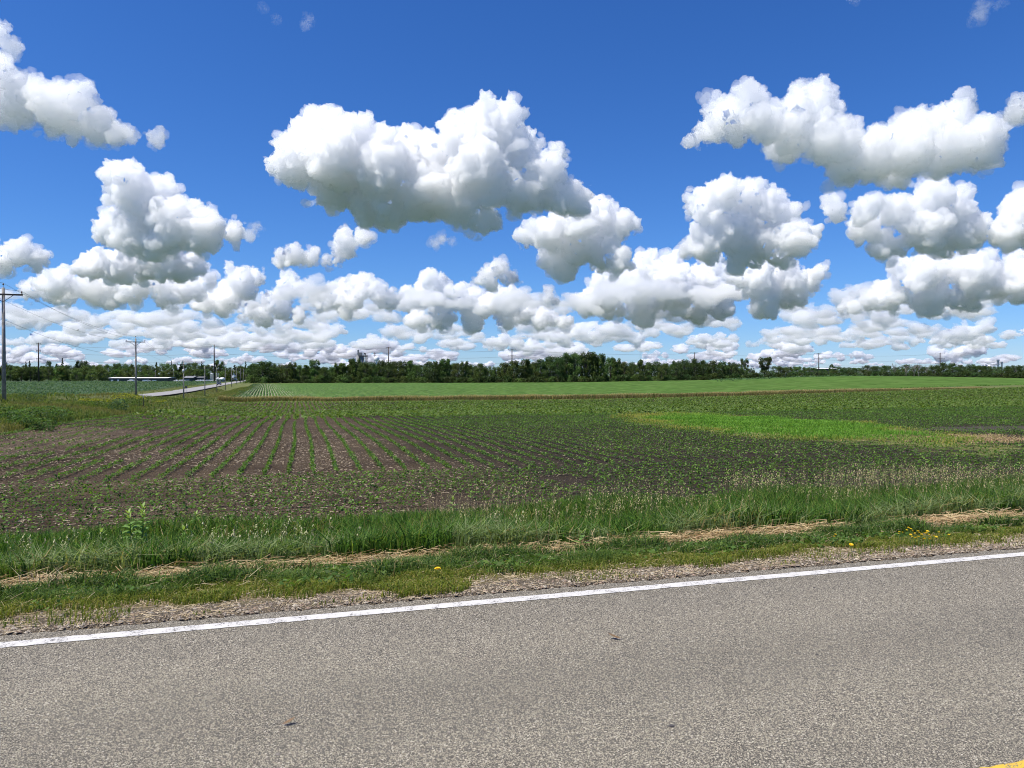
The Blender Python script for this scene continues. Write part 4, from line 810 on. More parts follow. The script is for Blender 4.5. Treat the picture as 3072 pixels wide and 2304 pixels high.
# ------------------------------------------------------------------ vehicles
def vehicle(name, loc, rz, paint, L, W_, H_, label, pickup=False, group=None):
    r = empty(name, loc, rz); hw = W_ / 2
    body = [(-L / 2, .35), (-L / 2, .85), (-L / 2 + .15, .98), (L / 2 - 1.25, 1.0), (L / 2 - .1, .90), (L / 2, .72), (L / 2, .35)]
    b = MB().prism(body, -hw, hw).build('body', paint, r)
    bv = b.modifiers.new('bevel', 'BEVEL'); bv.width = .06; bv.segments = 2
    x0 = (-.3 if pickup else -L / 2 + .25)
    MB().prism([(x0, .96), (x0 + .15, H_ - .05), (x0 + .35, H_), (L / 2 - 2.0, H_), (L / 2 - 1.25, .98)], -hw * .88, hw * .88).build('cabin', paint, r)
    MB().prism([(L / 2 - 1.27, 1.03), (L / 2 - 1.97, H_ - .07), (L / 2 - 1.93, H_ - .07), (L / 2 - 1.21, 1.03)], -hw * .78, hw * .78).build('windscreen', M['glass'], r)
    for s_ in (-1, 1): MB().prism([(x0 + .15, 1.03), (x0 + .3, H_ - .1), (L / 2 - 2.1, H_ - .1), (L / 2 - 1.5, 1.03)], s_ * hw * .885 - .01, s_ * hw * .885 + .01).build('side_window', M['glass'], r)
    for sx in (-1, 1):
        for s_ in (-1, 1):
            wl = MB().cyl((sx * L * .31, s_ * (hw - .22), .34), (sx * L * .31, s_ * (hw + .01), .34), .34, .34, 16).build('wheel', M['rubber'], r, True)
            MB().cyl((sx * L * .31, s_ * (hw + .005), .34), (sx * L * .31, s_ * (hw + .02), .34), .20, .20, 12).build('rim', M['chrome'], wl)
    for s_ in (-1, 1): MB().box((L / 2 + .005, s_ * hw * .72, .74), (.05, .36, .14), bevel=.02).build('headlight', M['lamp'], r)
    MB().box((L / 2 + .01, 0, .62), (.04, W_ * .5, .16)).build('grille', M['rubber'], r); MB().box((L / 2 + .03, 0, .44), (.12, W_ * .98, .16), bevel=.03).build('bumper', M['rubber'], r)
    tag(r, label, 'car', group); return r
Yc = 365; Xc = -29.5 - .324 * Yc + 1.6; vehicle('car', (Xc, Yc, roadz(Yc) + .08), math.radians(-90) + math.atan(.324), M['carblue'], 4.7, 1.85, 1.78, 'dark blue car driving along the side road')
for i, (px, ln) in enumerate(((443, 5.2), (392, 4.6), (404, 4.5), (530, 5.0), (547, 4.7), (596, 4.8), (608, 4.8), (621, 4.6), (631, 5.0), (641, 4.8), (662, 4.6))):
    Y = 576 + (i % 3) * 2.2; vehicle('pickup_truck' if i % 3 == 0 else 'car', at(px, Y), random.uniform(-.4, .4) + (math.pi if i % 2 else 0), M['carwhite'], ln, 1.85, 1.7, 'white vehicle parked in the yard before the left wood', i % 3 == 0, 'white vehicles parked in the yard')
# road sign seen from behind
X, Y = -21.5 - 3.2 - .324 * 203, 203; r = empty('road_sign', (X, Y, Tz(X, Y)), math.atan(.324))
MB().box((0, 0, 1.05), (.07, .05, 2.3)).build('post', M['galv'], r); MB().box((0, .04, 1.95), (.62, .015, .62), bevel=.004).build('plate', M['bdark'], r); tag(r, 'small road sign seen from behind beside the side road', 'sign')
r = empty('marker_post', (*(p := ground_at(430, 1225))[:2], p[2])); MB().cyl((0, 0, -.2), (0, 0, 1.3), .04, .03, 8).build('post', M['darkwood'], r); MB().box((0, -.04, 1.2), (.1, .02, .16)).build('reflector', M['grey'], r); tag(r, 'short dark marker post in the weeds by the crossarm pole', 'post')
print('THINGS', round(time.time() - T0, 1))

# ------------------------------------------------------------------ wild plants near the road
def leaf_mesh(name, L, W_, mat, droop=.15, nseg=4):
    V = []; Fc = []
    for i in range(nseg + 1):
        t = i / nseg; w_ = W_ / 2 * math.sin(math.pi * min(.98, .06 + .9 * t)) ** .8; z = -droop * L * t * t
        V += [(t * L, -w_, z + w_ * .30), (t * L, 0, z), (t * L, w_, z + w_ * .30)]
    for i in range(nseg):
        for j in (0, 1): Fc.append((i * 3 + j, (i + 1) * 3 + j, (i + 1) * 3 + j + 1, i * 3 + j + 1))
    return npmesh(name, V, Fc, mat, smooth=True)
MLEAF = leaf_mesh('leaf', .15, .065, M['milk'], .25); MTOP = leaf_mesh('leaf', .10, .04, M['milktop'], .05)
def milkweed(px, py, H, label, group=None, tilt=0.0, seed=0):
    rd = random.Random(seed); x, y, z = ground_at(px, py); r = empty('milkweed_plant', (x, y, z), rd.uniform(0, 6.28)); r.rotation_euler = (tilt, 0, rd.uniform(0, 6.28))
    bm = bmesh.new(); tube(bm, [(0, 0, -.05), (.01, 0, H * .5), (.0, .01, H)], [.009, .008, .005], 6); me = bpy.data.meshes.new('stem'); bm.to_mesh(me); bm.free(); me.materials.append(M['stem']); link('stem', me, r)
    nl = max(4, int(H / .062)); a = rd.uniform(0, 3)
    for i in range(nl):
        zf = .30 + .70 * i / (nl - 1); top = zf > .82; a += math.pi / 2 + rd.uniform(-.2, .2)
        for sg in (0, math.pi):
            o = link('leaf', MTOP if top else MLEAF, r, (0, 0, zf * H)); k = rd.uniform(.85, 1.15) * (1.0 if not top else 1.0); o.scale = (k, k, k); o.rotation_euler = (0, -(rd.uniform(.25, .5) if not top else rd.uniform(.7, 1.1)), a + sg)
    tag(r, label, 'milkweed', group)
milkweed(425, 1712, 1.0, 'tallest milkweed plant standing over the ditch grass', seed=1)
milkweed(398, 1690, .86, 'leafy milkweed leaning beside the tallest milkweed', seed=2, tilt=.12)
milkweed(585, 1632, .55, 'milkweed with bright tip behind the tall grass panicles', seed=3)
milkweed(548, 1678, .50, 'short pale-tipped milkweed right of the tallest milkweed', seed=4)
milkweed(300, 1678, .46, 'short milkweed with yellow-green top left of the tallest milkweed', seed=5)
milkweed(328, 1735, .48, 'low broad milkweed near the straw windrow', seed=6)
milkweed(412, 1728, .45, 'low milkweed with spread leaves below the tallest milkweed', seed=7)
milkweed(1358, 1582, .62, 'lone milkweed at the far edge of the tall grass', seed=8)
milkweed(1745, 1668, .30, 'dark broad-leaved weed at the end of the straw windrow', seed=9)
# yellow flowers
def petals_mesh():
    V = []; Fc = []
    for ring, (n_, r0, r1, zz_) in enumerate(((14, .004, .019, .004), (10, .002, .013, .009))):
        for i in range(n_):
            a = 2 * math.pi * (i + ring * .5) / n_; w_ = .0042; c_, s_ = math.cos(a), math.sin(a); k = len(V)
            V += [(c_ * r0 - s_ * w_ * .5, s_ * r0 + c_ * w_ * .5, zz_), (c_ * r0 + s_ * w_ * .5, s_ * r0 - c_ * w_ * .5, zz_), (c_ * r1 + s_ * w_, s_ * r1 - c_ * w_, zz_ + .006), (c_ * r1 - s_ * w_, s_ * r1 + c_ * w_, zz_ + .006)]; Fc.append((k, k + 1, k + 2, k + 3))
    return npmesh('petals', V, Fc, M['petal'])
PETALS = petals_mesh(); _b = bmesh.new(); tube(_b, [(0, 0, -.03), (.004, 0, .5), (0, 0, 1)], [.003, .0028, .0025], 5); STEM = bpy.data.meshes.new('flower_stem'); _b.to_mesh(STEM); _b.free(); STEM.materials.append(M['stem'])
def flower(px, py, h, k, label, group=None):
    x, y, z = ground_at(px, py, h); r = empty('dandelion', (x, y, z)); s_ = link('stem', STEM, r); s_.scale = (1, 1, h); p_ = link('flower_head', PETALS, r, (0, 0, h)); p_.scale = (k, k, k); p_.rotation_euler = (random.uniform(-.1, .5), random.uniform(-.3, .3), random.uniform(0, 6)); tag(r, label, 'flower', group)
for px, py in ((2700, 1598), (2712, 1600), (2724, 1592), (2735, 1589), (2742, 1595), (2748, 1602), (2756, 1596), (2700, 1603), (2733, 1606), (2742, 1612), (2750, 1616), (2760, 1600), (2766, 1606), (2776, 1601), (2784, 1602), (2760, 1612), (2792, 1606), (2796, 1614), (2805, 1609), (2812, 1613), (2776, 1619), (2792, 1620), (2820, 1599), (2852, 1607), (2728, 1585), (2786, 1596)):
    flower(px + random.uniform(-2, 2), py, random.uniform(.10, .17), random.uniform(.65, .95), 'yellow flower in the dense clump beside the straw', 'yellow flowers in the clump')
flower(1312, 1712, .12, 1.9, 'single large yellow dandelion by the grey straw tuft'); flower(2556, 1637, .09, 1.3, 'single yellow dandelion in short grass near the flower clump')
flower(2508, 1606, .12, 1.0, 'small yellow flower just left of the flower clump, higher of two', 'pair of yellow flowers'); flower(2504, 1612, .12, 1.0, 'small yellow flower just left of the flower clump, lower of two', 'pair of yellow flowers')
# yellow-flowered weeds on the left verge
def weed_bush(px, py, H, W_, label, cols, group=None, seed=0):
    x, y, z = ground_at(px, py); r = empty('weed_bush', (x, y, z)); rd = np.random.default_rng(seed); n = 420
    t = rd.random(n); a = rd.uniform(0, 6.3, n); rr = W_ / 2 * np.sqrt(rd.random(n)) * (.4 + .6 * np.sin(np.pi * (.15 + .8 * t))); C = np.stack([rr * np.cos(a), rr * np.sin(a), H * t], 1)
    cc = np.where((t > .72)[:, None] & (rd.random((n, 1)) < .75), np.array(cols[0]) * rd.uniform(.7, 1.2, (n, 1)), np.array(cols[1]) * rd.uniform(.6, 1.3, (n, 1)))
    leafquads(C, .13 * rd.uniform(.6, 1.3, n), cc, M['grass'], 'foliage', up=.2, parent=r); mb = MB()
    for i in range(7): a = rd.uniform(0, 6.28); mb.cyl((0, 0, -.05), (math.cos(a) * W_ * .3, math.sin(a) * W_ * .3, H * .8), .012, .006, 5)
    mb.build('stems', M['stem'], r); tag(r, label, 'weed', group)
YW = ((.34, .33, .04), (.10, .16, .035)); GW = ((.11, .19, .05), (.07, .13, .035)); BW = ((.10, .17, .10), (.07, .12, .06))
for i, (px, py, H, W_) in enumerate(((352, 1226, 1.3, 2.0), (378, 1222, 1.4, 1.8), (398, 1220, 1.3, 2.2), (420, 1222, 1.2, 1.8), (480, 1222, .9, 2.0), (335, 1230, 1.0, 1.8), (260, 1222, .8, 1.8), (290, 1222, .8, 1.6))): weed_bush(px, py, H, W_, 'yellow-topped weed in the verge by the crossarm pole', YW, 'yellow-topped verge weeds', i)
for i, (px, py, H, W_) in enumerate(((145, 1268, 1.0, 2.0), (10, 1262, .8, 1.6), (40, 1272, .8, 1.8), (95, 1262, .8, 1.8), (70, 1285, .7, 1.6), (180, 1262, .7, 1.8), (120, 1290, .6, 1.6))): weed_bush(px, py, H, W_, 'leafy green weed in the verge below the big wooden pole', GW, 'green verge weeds', 20 + i)
for i, (px, py, H, W_) in enumerate(((85, 1205, 1.2, 3.0), (355, 1236, 1.1, 1.6), (605, 1218, 1.2, 2.2))): weed_bush(px, py, H, W_, ('blue-green bush behind the big wooden pole', 'dark green bush at the foot of the yellow-topped weeds', 'grey-green bush in the ditch near the row of poles')[i], BW, None, 40 + i)
# litter on the asphalt
def road_pt(px, py): t = CAMZ * F / (py - HY); return ((px - CX) / F * t, t, .001)
DLEAF = leaf_mesh('blade', .09, .035, M['deadleaf'], -.35)
for px, py, k, rz, lb in ((845, 2183, .8, .5, 'curled brown leaf lying on the asphalt'), (1862, 1922, 1.1, 2.9, 'thin grey leaf scrap on the asphalt near the white line')):
    r = empty('dry_leaf', (*road_pt(px, py)[:2], .012), rz); o = link('blade', DLEAF, r); o.scale = (k, k, k); MB().cyl((-.03, 0, 0), (0, 0, .002), .0012, .0012, 5).build('stalk', M['bark'], r); tag(r, lb, 'leaf')
def pebble(px, py, R_, mat, lb, grp=None):
    mb = MB(); mb.ball((0, 0, 0), R_, 2, (1.2, .8, .55))
    for v_ in mb.bm.verts: v_.co *= random.uniform(.85, 1.12)
    o = mb.build('pebble', mat, None, False, (*road_pt(px, py)[:2], R_ * .42)); tag(o, lb, 'pebble', grp)
pebble(2018, 2186, .015, M['bdark'], 'dark pebble lying alone on the open asphalt'); pebble(828, 2272, .012, M['stone'], 'pale pebble near the brown leaf on the asphalt')
pebble(1345, 2205, .009, M['stone'], 'tiny chip of stone on the asphalt', 'stone chips on the road'); pebble(2445, 1766, .010, M['bdark'], 'tiny chip of stone on the asphalt', 'stone chips on the road'); pebble(2455, 1968, .010, M['bdark'], 'tiny chip of stone on the asphalt', 'stone chips on the road'); pebble(520, 1897, .009, M['bdark'], 'tiny chip of stone on the asphalt', 'stone chips on the road')
# dry grey-brown tuft at the verge
x, y, z = ground_at(1150, 1722); n = 130; r = empty('dry_tuft', (x, y, z)); PP = np.stack([rng.normal(0, .10, n), rng.normal(0, .08, n), np.zeros(n)], 1)
o = blades(PP, rng.uniform(.10, .28, n), .007, rng.uniform(0, 6.3, n), rng.uniform(.4, 1.6, n), mixcol(n, [(.36, .26, .19), (.28, .19, .13), (.44, .34, .22)]), M['straw'], 'stalks'); o.parent = r; tag(r, 'grey-brown tuft of dead grass beside the dandelion', 'grass tuft')
x, y, z = ground_at(120, 1790); n = 90; r = empty('dry_tuft', (x, y, z)); PP = np.stack([rng.normal(0, .12, n), rng.normal(0, .06, n), np.zeros(n)], 1)
o = blades(PP, rng.uniform(.12, .42, n), .009, rng.uniform(0, 6.3, n), rng.uniform(.4, 1.4, n), mixcol(n, [(.50, .38, .22), (.56, .45, .28), (.40, .28, .16)]), M['straw'], 'stalks'); o.parent = r; tag(r, 'bleached tuft of tall dead stalks left of the milkweeds', 'grass tuft')
print('PLANTS', round(time.time() - T0, 1))
# ------------------------------------------------------------------ clouds: real bodies of scattering droplets about 1.2 km up
def cloudmat(name, dens, g=.35, colr=(1, 1, 1), surf=0.0):
    m = bpy.data.materials.new(name); m.use_nodes = True; n = m.node_tree.nodes; n.clear(); out = n.new('ShaderNodeOutputMaterial'); v_ = n.new('ShaderNodeVolumeScatter')
    v_.inputs['Color'].default_value = (*colr, 1); v_.inputs['Density'].default_value = dens; v_.inputs['Anisotropy'].default_value = g; m.node_tree.links.new(v_.outputs[0], out.inputs['Volume'])
    if surf:        # white diffuse skin, added to brighten and sharpen the billows
        t_ = n.new('ShaderNodeBsdfTransparent'); d_ = n.new('ShaderNodeBsdfDiffuse'); d_.inputs[0].default_value = (.93, .94, .95, 1); mx = n.new('ShaderNodeMixShader'); mx.inputs[0].default_value = surf
        m.node_tree.links.new(t_.outputs[0], mx.inputs[1]); m.node_tree.links.new(d_.outputs[0], mx.inputs[2]); m.node_tree.links.new(mx.outputs[0], out.inputs['Surface'])
    return m
S = 3072 / 2212          # the lobes below were read off a 2212 pixel wide view
FB, CXB, HYB, BASE = F / S, CX / S, HY / S, 1200.0
def pieces(me):
    """the connected pieces of a mesh: the largest stays, sizeable others come back as meshes of their own"""
    nv = len(me.vertices); e = np.empty(len(me.edges) * 2, 'i'); me.edges.foreach_get('vertices', e); e = e.reshape(-1, 2); lab = np.arange(nv)
    while True:
        m_ = np.minimum(lab[e[:, 0]], lab[e[:, 1]]); new = lab.copy(); np.minimum.at(new, e[:, 0], m_); np.minimum.at(new, e[:, 1], m_); new = new[new]; new = new[new]
        if (new == lab).all(): break
        lab = new
    ids, cnt_ = np.unique(lab, return_counts=True)
    if len(ids) == 1: return me, []
    order = ids[np.argsort(-cnt_)]; rest = []
    def only(keep, m):
        bm = bmesh.new(); bm.from_mesh(me); bm.verts.ensure_lookup_table(); bmesh.ops.delete(bm, geom=[bm.verts[i] for i in np.nonzero(~keep)[0]], context='VERTS'); bm.to_mesh(m); bm.free(); m.update()
    for j in order[1:]:
        if (lab == j).sum() > 60: m = bpy.data.meshes.new('puff'); only(lab == j, m); rest.append(m)
    only(lab == order[0], me); return me, rest
def cloud_mesh(name, lobes, zb, s, D, rd, vox, kids=12, depth=.3, disp=1.0, veil=True):
    """lobes (x, y, r) in view pixels at depth D; child puffs on each; one skin around all; billows pushed in and out"""
    big = []; bm = bmesh.new(); W_ = max(x + r for x, y, r in lobes) - min(x - r for x, y, r in lobes); cx_ = (max(x + r for x, y, r in lobes) + min(x - r for x, y, r in lobes)) / 2
    for x, y, r in lobes:
        dd = rd.uniform(-1, 1) * min(W_, 260) * depth * .5; k = 1 + dd * s / D
        P_ = Vector(((x - cx_) * s * k, dd * s, (HYB - y) * s * k - zb)); R_ = r * s * .92; big.append((P_, R_))
        bmesh.ops.create_icosphere(bm, subdivisions=3, radius=R_, matrix=Matrix.Translation(P_))
        for i in range(kids):
            v_ = Vector((rd.gauss(0, 1), rd.gauss(0, 1), rd.gauss(0, 1) + .35)).normalized(); rr = R_ * (.12 + .42 * rd.random() ** 1.6)
            bmesh.ops.create_icosphere(bm, subdivisions=2, radius=rr, matrix=Matrix.Translation(P_ + v_ * (R_ * 1.05 - rr * .5)))
    me = bpy.data.meshes.new(name); bm.to_mesh(me); bm.free()
    c_ = np.empty(len(me.vertices) * 3, 'f'); me.vertices.foreach_get('co', c_); c_ = c_.reshape(-1, 3); lo = c_[:, 2] < 0; c_[lo, 2] *= .18; me.vertices.foreach_set('co', c_.ravel())
    def skin(nm, coarse, waves):
        o = bpy.data.objects.new(nm, me); COL.objects.link(o)
        md = o.modifiers.new('skin', 'REMESH'); md.mode = 'VOXEL'; md.voxel_size = vox * s * coarse
        for size, st, ty, ml, dp in waves:
            hard = ty == 'HARD'; ty = 'CLOUDS' if hard else ty
            t_ = bpy.data.textures.new('billow', ty); t_.noise_scale = size * s
            if hard: t_.noise_type = 'HARD_NOISE'
            if ty == 'CLOUDS': t_.noise_depth = dp
            dm = o.modifiers.new('billow', 'DISPLACE'); dm.texture = t_; dm.texture_coords = 'LOCAL'; dm.strength = (-st if ty == 'VORONOI' else st) * s * disp; dm.mid_level = ml
        m2 = bpy.data.meshes.new_from_object(o.evaluated_get(bpy.context.evaluated_depsgraph_get())); bpy.data.objects.remove(o)
        m2.name = nm; m2.polygons.foreach_set('use_smooth', np.ones(len(m2.polygons), bool)); m2.materials.clear(); return m2
    me0 = me; me2 = skin(name, 1.0, ((60, 26, 'CLOUDS', .5, 1), (34, 40, 'HARD', .28, 5), (10, 13, 'HARD', .3, 4)))
    bpy.data.meshes.remove(me0); me3 = None
    if veil:        # torn shreds drifting off the rim
        bm = bmesh.new()
        for P_, R_ in big:
            for i in range(7):
                a_ = rd.uniform(0, 6.283); rr = max(R_ * rd.uniform(.10, .24), 4.5 * s); v_ = Vector((math.cos(a_), rd.uniform(-.5, .5), math.sin(a_)))
                bmesh.ops.create_icosphere(bm, subdivisions=2, radius=1, matrix=Matrix.Translation(P_ + v_ * R_ * rd.uniform(1.02, 1.3)) @ Matrix.Rotation(rd.uniform(-.9, .9), 4, 'Y') @ Matrix.Diagonal((rr * rd.uniform(.9, 2.2), rr, rr * rd.uniform(.7, 1.0), 1)))
        me = bpy.data.meshes.new(name); bm.to_mesh(me); bm.free()
        me3 = skin('wisps', 1.0, ((60, 26, 'CLOUDS', .5, 1), (14, 13, 'CLOUDS', .36, 4), (5, 4, 'CLOUDS', .4, 2))); 
        bpy.data.meshes.remove(me)
    return me2, cx_, me3
NT = [0]
def cloud(ybase, lobes, label, mfp=45., vox=3.7, depth=.30, g=.5, seed=1, kids=15, group=None, disp=1.0):
    rd = random.Random(seed); D = BASE / ((HYB - ybase) / FB); s = D / FB; zb = (HYB - ybase) * s
    me, cx_, vl = cloud_mesh('cloud', lobes, zb, s, D, rd, vox, kids, depth, disp); me, rest = pieces(me); cm = cloudmat('cloud_droplets', 1 / (mfp * .85), g, (.991, .997, 1), .06 if mfp < 100 else 0.0); me.materials.append(cm); NT[0] += len(me.polygons) + len(vl.polygons)  # slight blue tint stands in for air haze over the shaded undersides
    o = link('cloud', me, None, ((cx_ - CXB) * s, D, zb + CAMZ)); tag(o, label, 'cloud', group)
    vl.materials.append(cloudmat('cloud_wisps', 1 / (mfp * 2.0), g, (.996, .999, 1))); link('wisps', vl, o)['kind'] = 'stuff'
    for m_ in rest: m_.materials.append(cm); m_.polygons.foreach_set('use_smooth', np.ones(len(m_.polygons), bool)); link('puff', m_, o)
    return o
cloud(500, [(640, 350, 55), (690, 300, 60), (715, 262, 28), (740, 340, 75), (795, 305, 50), (830, 370, 75), (880, 318, 42), (930, 360, 70), (990, 308, 50), (1060, 285, 62), (1092, 250, 34), (1120, 320, 52), (1040, 370, 75), (900, 420, 62), (800, 430, 58), (720, 405, 58), (850, 460, 38), (960, 430, 55), (1000, 440, 50), (1190, 365, 42), (1205, 335, 20), (1120, 420, 46), (1180, 410, 50), (1230, 430, 40), (1050, 480, 34)],
      'largest heaped white cumulus with grey base high over the tree belt', 40, seed=3)
cloud(590, [(1180, 505, 40), (1140, 520, 22), (1240, 480, 46), (1300, 478, 52), (1345, 490, 30), (1250, 535, 46), (1200, 550, 34), (1300, 548, 40), (1335, 570, 24), (1220, 580, 28)], 'ragged bright cumulus trailing below the right end of the largest cloud', 45, seed=4)
cloud(548, [(262, 400, 42), (300, 385, 28), (308, 430, 50), (350, 420, 36), (290, 470, 48), (225, 490, 32), (280, 510, 45), (340, 500, 56), (400, 490, 52), (450, 500, 46), (490, 500, 26), (430, 460, 28), (360, 525, 34), (300, 530, 30)], 'tall towering cumulus leaning over the left field', 42, seed=5)
cloud(600, [(190, 578, 26), (215, 560, 28), (250, 575, 38), (310, 570, 45), (365, 568, 40), (410, 575, 26)], 'flat dark-based cloud beneath the tall towering cumulus', 30, seed=6)
cloud(312, [(8, 70, 24), (14, 105, 24), (8, 160, 42), (0, 220, 62), (60, 210, 42), (110, 215, 42), (150, 240, 52), (203, 215, 34), (190, 265, 42), (110, 255, 40), (240, 282, 36), (285, 293, 28), (325, 300, 18), (160, 285, 28), (40, 240, 36), (-40, 190, 60), (-60, 240, 60)], 'drawn-out white cumulus at the upper left tapering to a point', 55, seed=7)
cloud(402, [(1478, 308, 12), (1500, 300, 18), (1530, 280, 30), (1570, 250, 46), (1608, 222, 36), (1640, 265, 46), (1600, 285, 38), (1690, 290, 40), (1730, 235, 46), (1722, 195, 20), (1780, 235, 48), (1760, 200, 28), (1720, 305, 46), (1780, 310, 56), (1840, 290, 42), (1830, 355, 46), (1880, 340, 56), (1940, 320, 60), (1990, 280, 46), (2050, 258, 46), (2080, 232, 24), (2100, 300, 56), (2040, 330, 56), (2125, 335, 38), (1850, 380, 30), (1950, 365, 36)],
      'long double-humped white cumulus with grey base at the upper right', 48, seed=8)
cloud(270, [(2165, 252, 12), (2190, 245, 22), (2225, 240, 30), (2260, 235, 32)], 'small cloud beside the double-humped cumulus', 50, seed=9)
cloud(578, [(1515, 440, 34), (1555, 420, 36), (1610, 428, 40), (1660, 450, 42), (1700, 465, 32), (1540, 478, 32), (1525, 530, 40), (1590, 510, 48), (1650, 520, 52), (1700, 520, 36), (1610, 552, 34), (1680, 548, 30), (1745, 500, 12), (1735, 520, 16), (1485, 540, 16)], 'rounded two-tier cumulus below the double-humped cloud', 42, seed=10)
cloud(560, [(1795, 455, 24), (1815, 440, 16), (1850, 460, 26), (1865, 440, 16), (1880, 490, 30), (1930, 455, 34), (2000, 430, 42), (2020, 410, 22), (2060, 460, 48), (1990, 495, 54), (1935, 530, 32), (2060, 515, 46), (2110, 490, 46), (2160, 500, 36), (2195, 450, 44), (2230, 480, 60), (1895, 545, 14)], 'wide cumulus reaching to the right with shaded grey belly', 42, seed=11)
cloud(690, [(1265, 650, 26), (1310, 635, 40), (1350, 610, 34), (1400, 598, 46), (1450, 580, 36), (1450, 630, 50), (1510, 610, 42), (1540, 585, 28), (1560, 640, 40), (1390, 665, 32), (1500, 665, 36), (1330, 668, 22)], 'broad bright cumulus bank low over the tallest belt trees', 60, 2.6, seed=12)
cloud(668, [(1640, 610, 40), (1700, 598, 44), (1755, 600, 24), (1660, 645, 36), (1720, 640, 32), (1600, 600, 26), (1765, 585, 12)], 'grey-bellied cumulus between two bright banks on the right', 50, 2.6, seed=13)
cloud(668, [(1960, 600, 34), (1945, 575, 22), (2000, 588, 38), (2050, 580, 40), (2100, 590, 46), (2150, 610, 38), (2190, 610, 42), (2225, 590, 46), (1935, 640, 34), (2020, 640, 40), (2100, 650, 36), (1880, 650, 24), (1840, 660, 20)], 'wide low cumulus bank at the far right', 60, 2.8, seed=14)
cloud(578, [(605, 562, 18), (635, 550, 24), (665, 555, 18), (705, 568, 10), (735, 560, 14), (752, 530, 20), (778, 508, 14), (798, 512, 10), (740, 490, 7), (750, 500, 7)], 'small hooked cumulus wisp under the largest cloud', 45, 2.2, seed=15)
cloud(611, [(1075, 578, 20), (1052, 594, 18), (1095, 596, 20), (1035, 603, 10), (1116, 604, 10)], 'small triangular cumulus standing alone in blue sky', 45, 2.0, seed=16)
cloud(536, [(940, 522, 10), (958, 516, 12), (975, 520, 10)], 'tiny grey cloud scrap under the largest cloud', 130, 2.2, seed=17)
cloud(586, [(-10, 555, 34), (22, 552, 30), (60, 552, 30), (92, 562, 20)], 'flat-based cumulus puff at the left beneath the drawn-out cloud', 45, 2.6, seed=18)
cloud(670, [(688, 652, 20), (728, 638, 30), (780, 618, 26), (768, 648, 30), (822, 628, 12), (840, 648, 20), (755, 615, 16)], 'double cumulus puff above the grain elevator', 60, 2.4, seed=19)
cloud(702, [(880, 655, 24), (930, 625, 30), (945, 605, 18), (960, 642, 36), (1010, 650, 32), (1060, 655, 32), (1100, 652, 26), (1130, 672, 26), (1180, 690, 22), (1220, 695, 15), (900, 690, 20), (950, 685, 26), (1090, 688, 24), (1020, 685, 22)], 'long low cumulus bank over the middle of the belt', 70, 2.4, seed=20)
cloud(655, [(1186, 640, 11), (1182, 628, 8), (1195, 650, 10)], 'tiny cloud tower right of the long low bank', 60, 1.8, seed=21)
cloud(664, [(542, 595, 22), (522, 618, 32), (480, 640, 26), (450, 650, 20), (500, 650, 26), (500, 580, 10)], 'rounded cumulus right of the dark-based cloud', 55, 2.4, seed=22)
cloud(690, [(620, 612, 24), (642, 620, 20), (590, 650, 26), (545, 670, 20), (610, 668, 26), (560, 678, 20), (650, 680, 14)], 'upright cumulus above the dark steel pole', 60, 2.4, seed=23)
cloud(655, [(60, 630, 24), (100, 620, 30), (150, 610, 34), (200, 620, 32), (255, 625, 30), (310, 620, 32), (360, 612, 34), (410, 622, 30), (440, 605, 20), (130, 640, 24), (230, 640, 24), (380, 640, 24)], 'wide cumulus bank behind the near wooden pole wires', 60, 2.6, seed=24)
cloud(507, [(545, 500, 9), (554, 497, 9), (562, 494, 9)], 'tiny stray cloudlet right of the tall towering cumulus', 120, 1.9, seed=25)
cloud(60, [(665, 48, 9), (678, 46, 9), (672, 56, 8)], 'faint fleck of cloud high in the blue, larger one', 260, 1.6, seed=26); cloud(55, [(600, 40, 4.5), (603, 48, 4.5), (570, 20, 3.5)], 'faint fleck of cloud high in the blue, smaller one', 260, 1.2, seed=27)
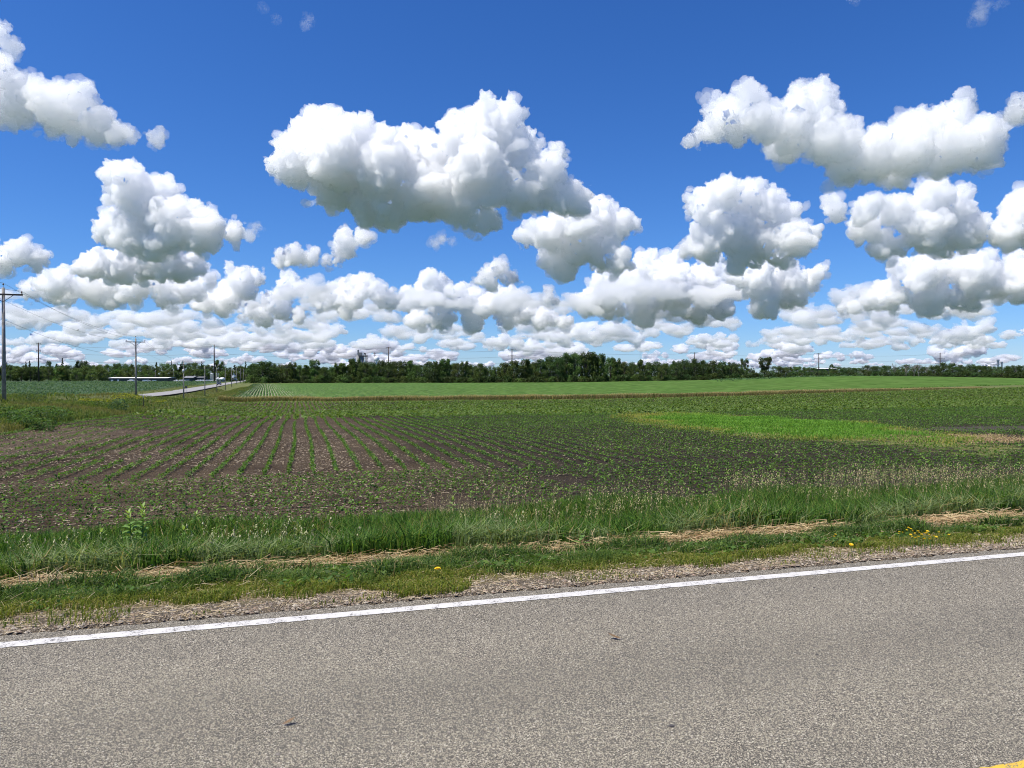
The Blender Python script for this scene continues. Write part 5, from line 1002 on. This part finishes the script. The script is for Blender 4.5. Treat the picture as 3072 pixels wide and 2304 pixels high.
cloud(40, [(2095, 36, 11), (2120, 22, 14), (2145, 14, 13), (2168, 16, 10)], 'faint slanting wisp of cloud at the top right', 170, 1.8, seed=28); cloud(8, [(1838, -4, 7), (1855, -2, 8), (1872, -3, 6)], 'thin cloud wisp at the top edge of the sky', 170, 1.5, seed=29)
# distant fields of cumulus, each a copy of one of eight bodies, standing at their true distances
rd = random.Random(77); BODIES = []
for k in range(8):
    lob = []; W_ = 110
    for i in range(10):
        x = (i / 9 - .5) * W_ * 1.7 + rd.gauss(0, 8); hgt = max(.12, 1 - (abs(x) / W_) ** 1.3) * rd.uniform(.35, 1.0) * 52; r_ = rd.uniform(17, 28) * (.6 + .4 * hgt / 52); lob.append((x, HYB - r_ * .5 - hgt * .8, r_))
    me, _, _v = cloud_mesh('cloud', lob, 0, 10.0, 15800, rd, 4.2, 8, .55, .9, False); me, _r = pieces(me); BODIES.append(me); NT[0] += len(me.polygons)
fm = cloudmat('distant_cloud_droplets', 1 / 190., .2, (.992, .997, 1))  # bluish colour and thin density stand in for fading through distant air
for me in BODIES: me.materials.append(fm)
placed = []; cnt = 0
while cnt < 285:
    D = 13500 * (120000 / 13500) ** (rd.random() ** .95) if cnt > 45 else rd.uniform(12000, 21000); X = rd.uniform(-.78, .78) * D
    pxv = X / D * FB + CXB; pyb = HYB - BASE / D * FB
    if any(abs(X - a) < 1300 and abs(D - b) < 1300 for a, b in placed): continue
    if D < 17000 and (560 < pxv < 900 or 1560 < pxv < 1900) and rd.random() < .6: continue
    placed.append((X, D)); cnt += 1
    o = link('cloud', BODIES[rd.randrange(8)], None, (X, D, BASE + rd.uniform(-60, 60))); k = rd.uniform(.8, 1.7) * (1 + .7 * min(1, max(0, (D - 20000) / 30000))); o.scale = (k * rd.uniform(1.0, 1.9), k, k * rd.uniform(.6, 1.0)); o.rotation_euler = (0, 0, rd.choice((0, math.pi)) + rd.uniform(-.5, .5))
    tag(o, 'small flat-based cumulus in the crowded cloud field above the horizon', 'cloud', 'distant cumulus above the horizon')
print('CLOUDS', NT[0], round(time.time() - T0, 1))
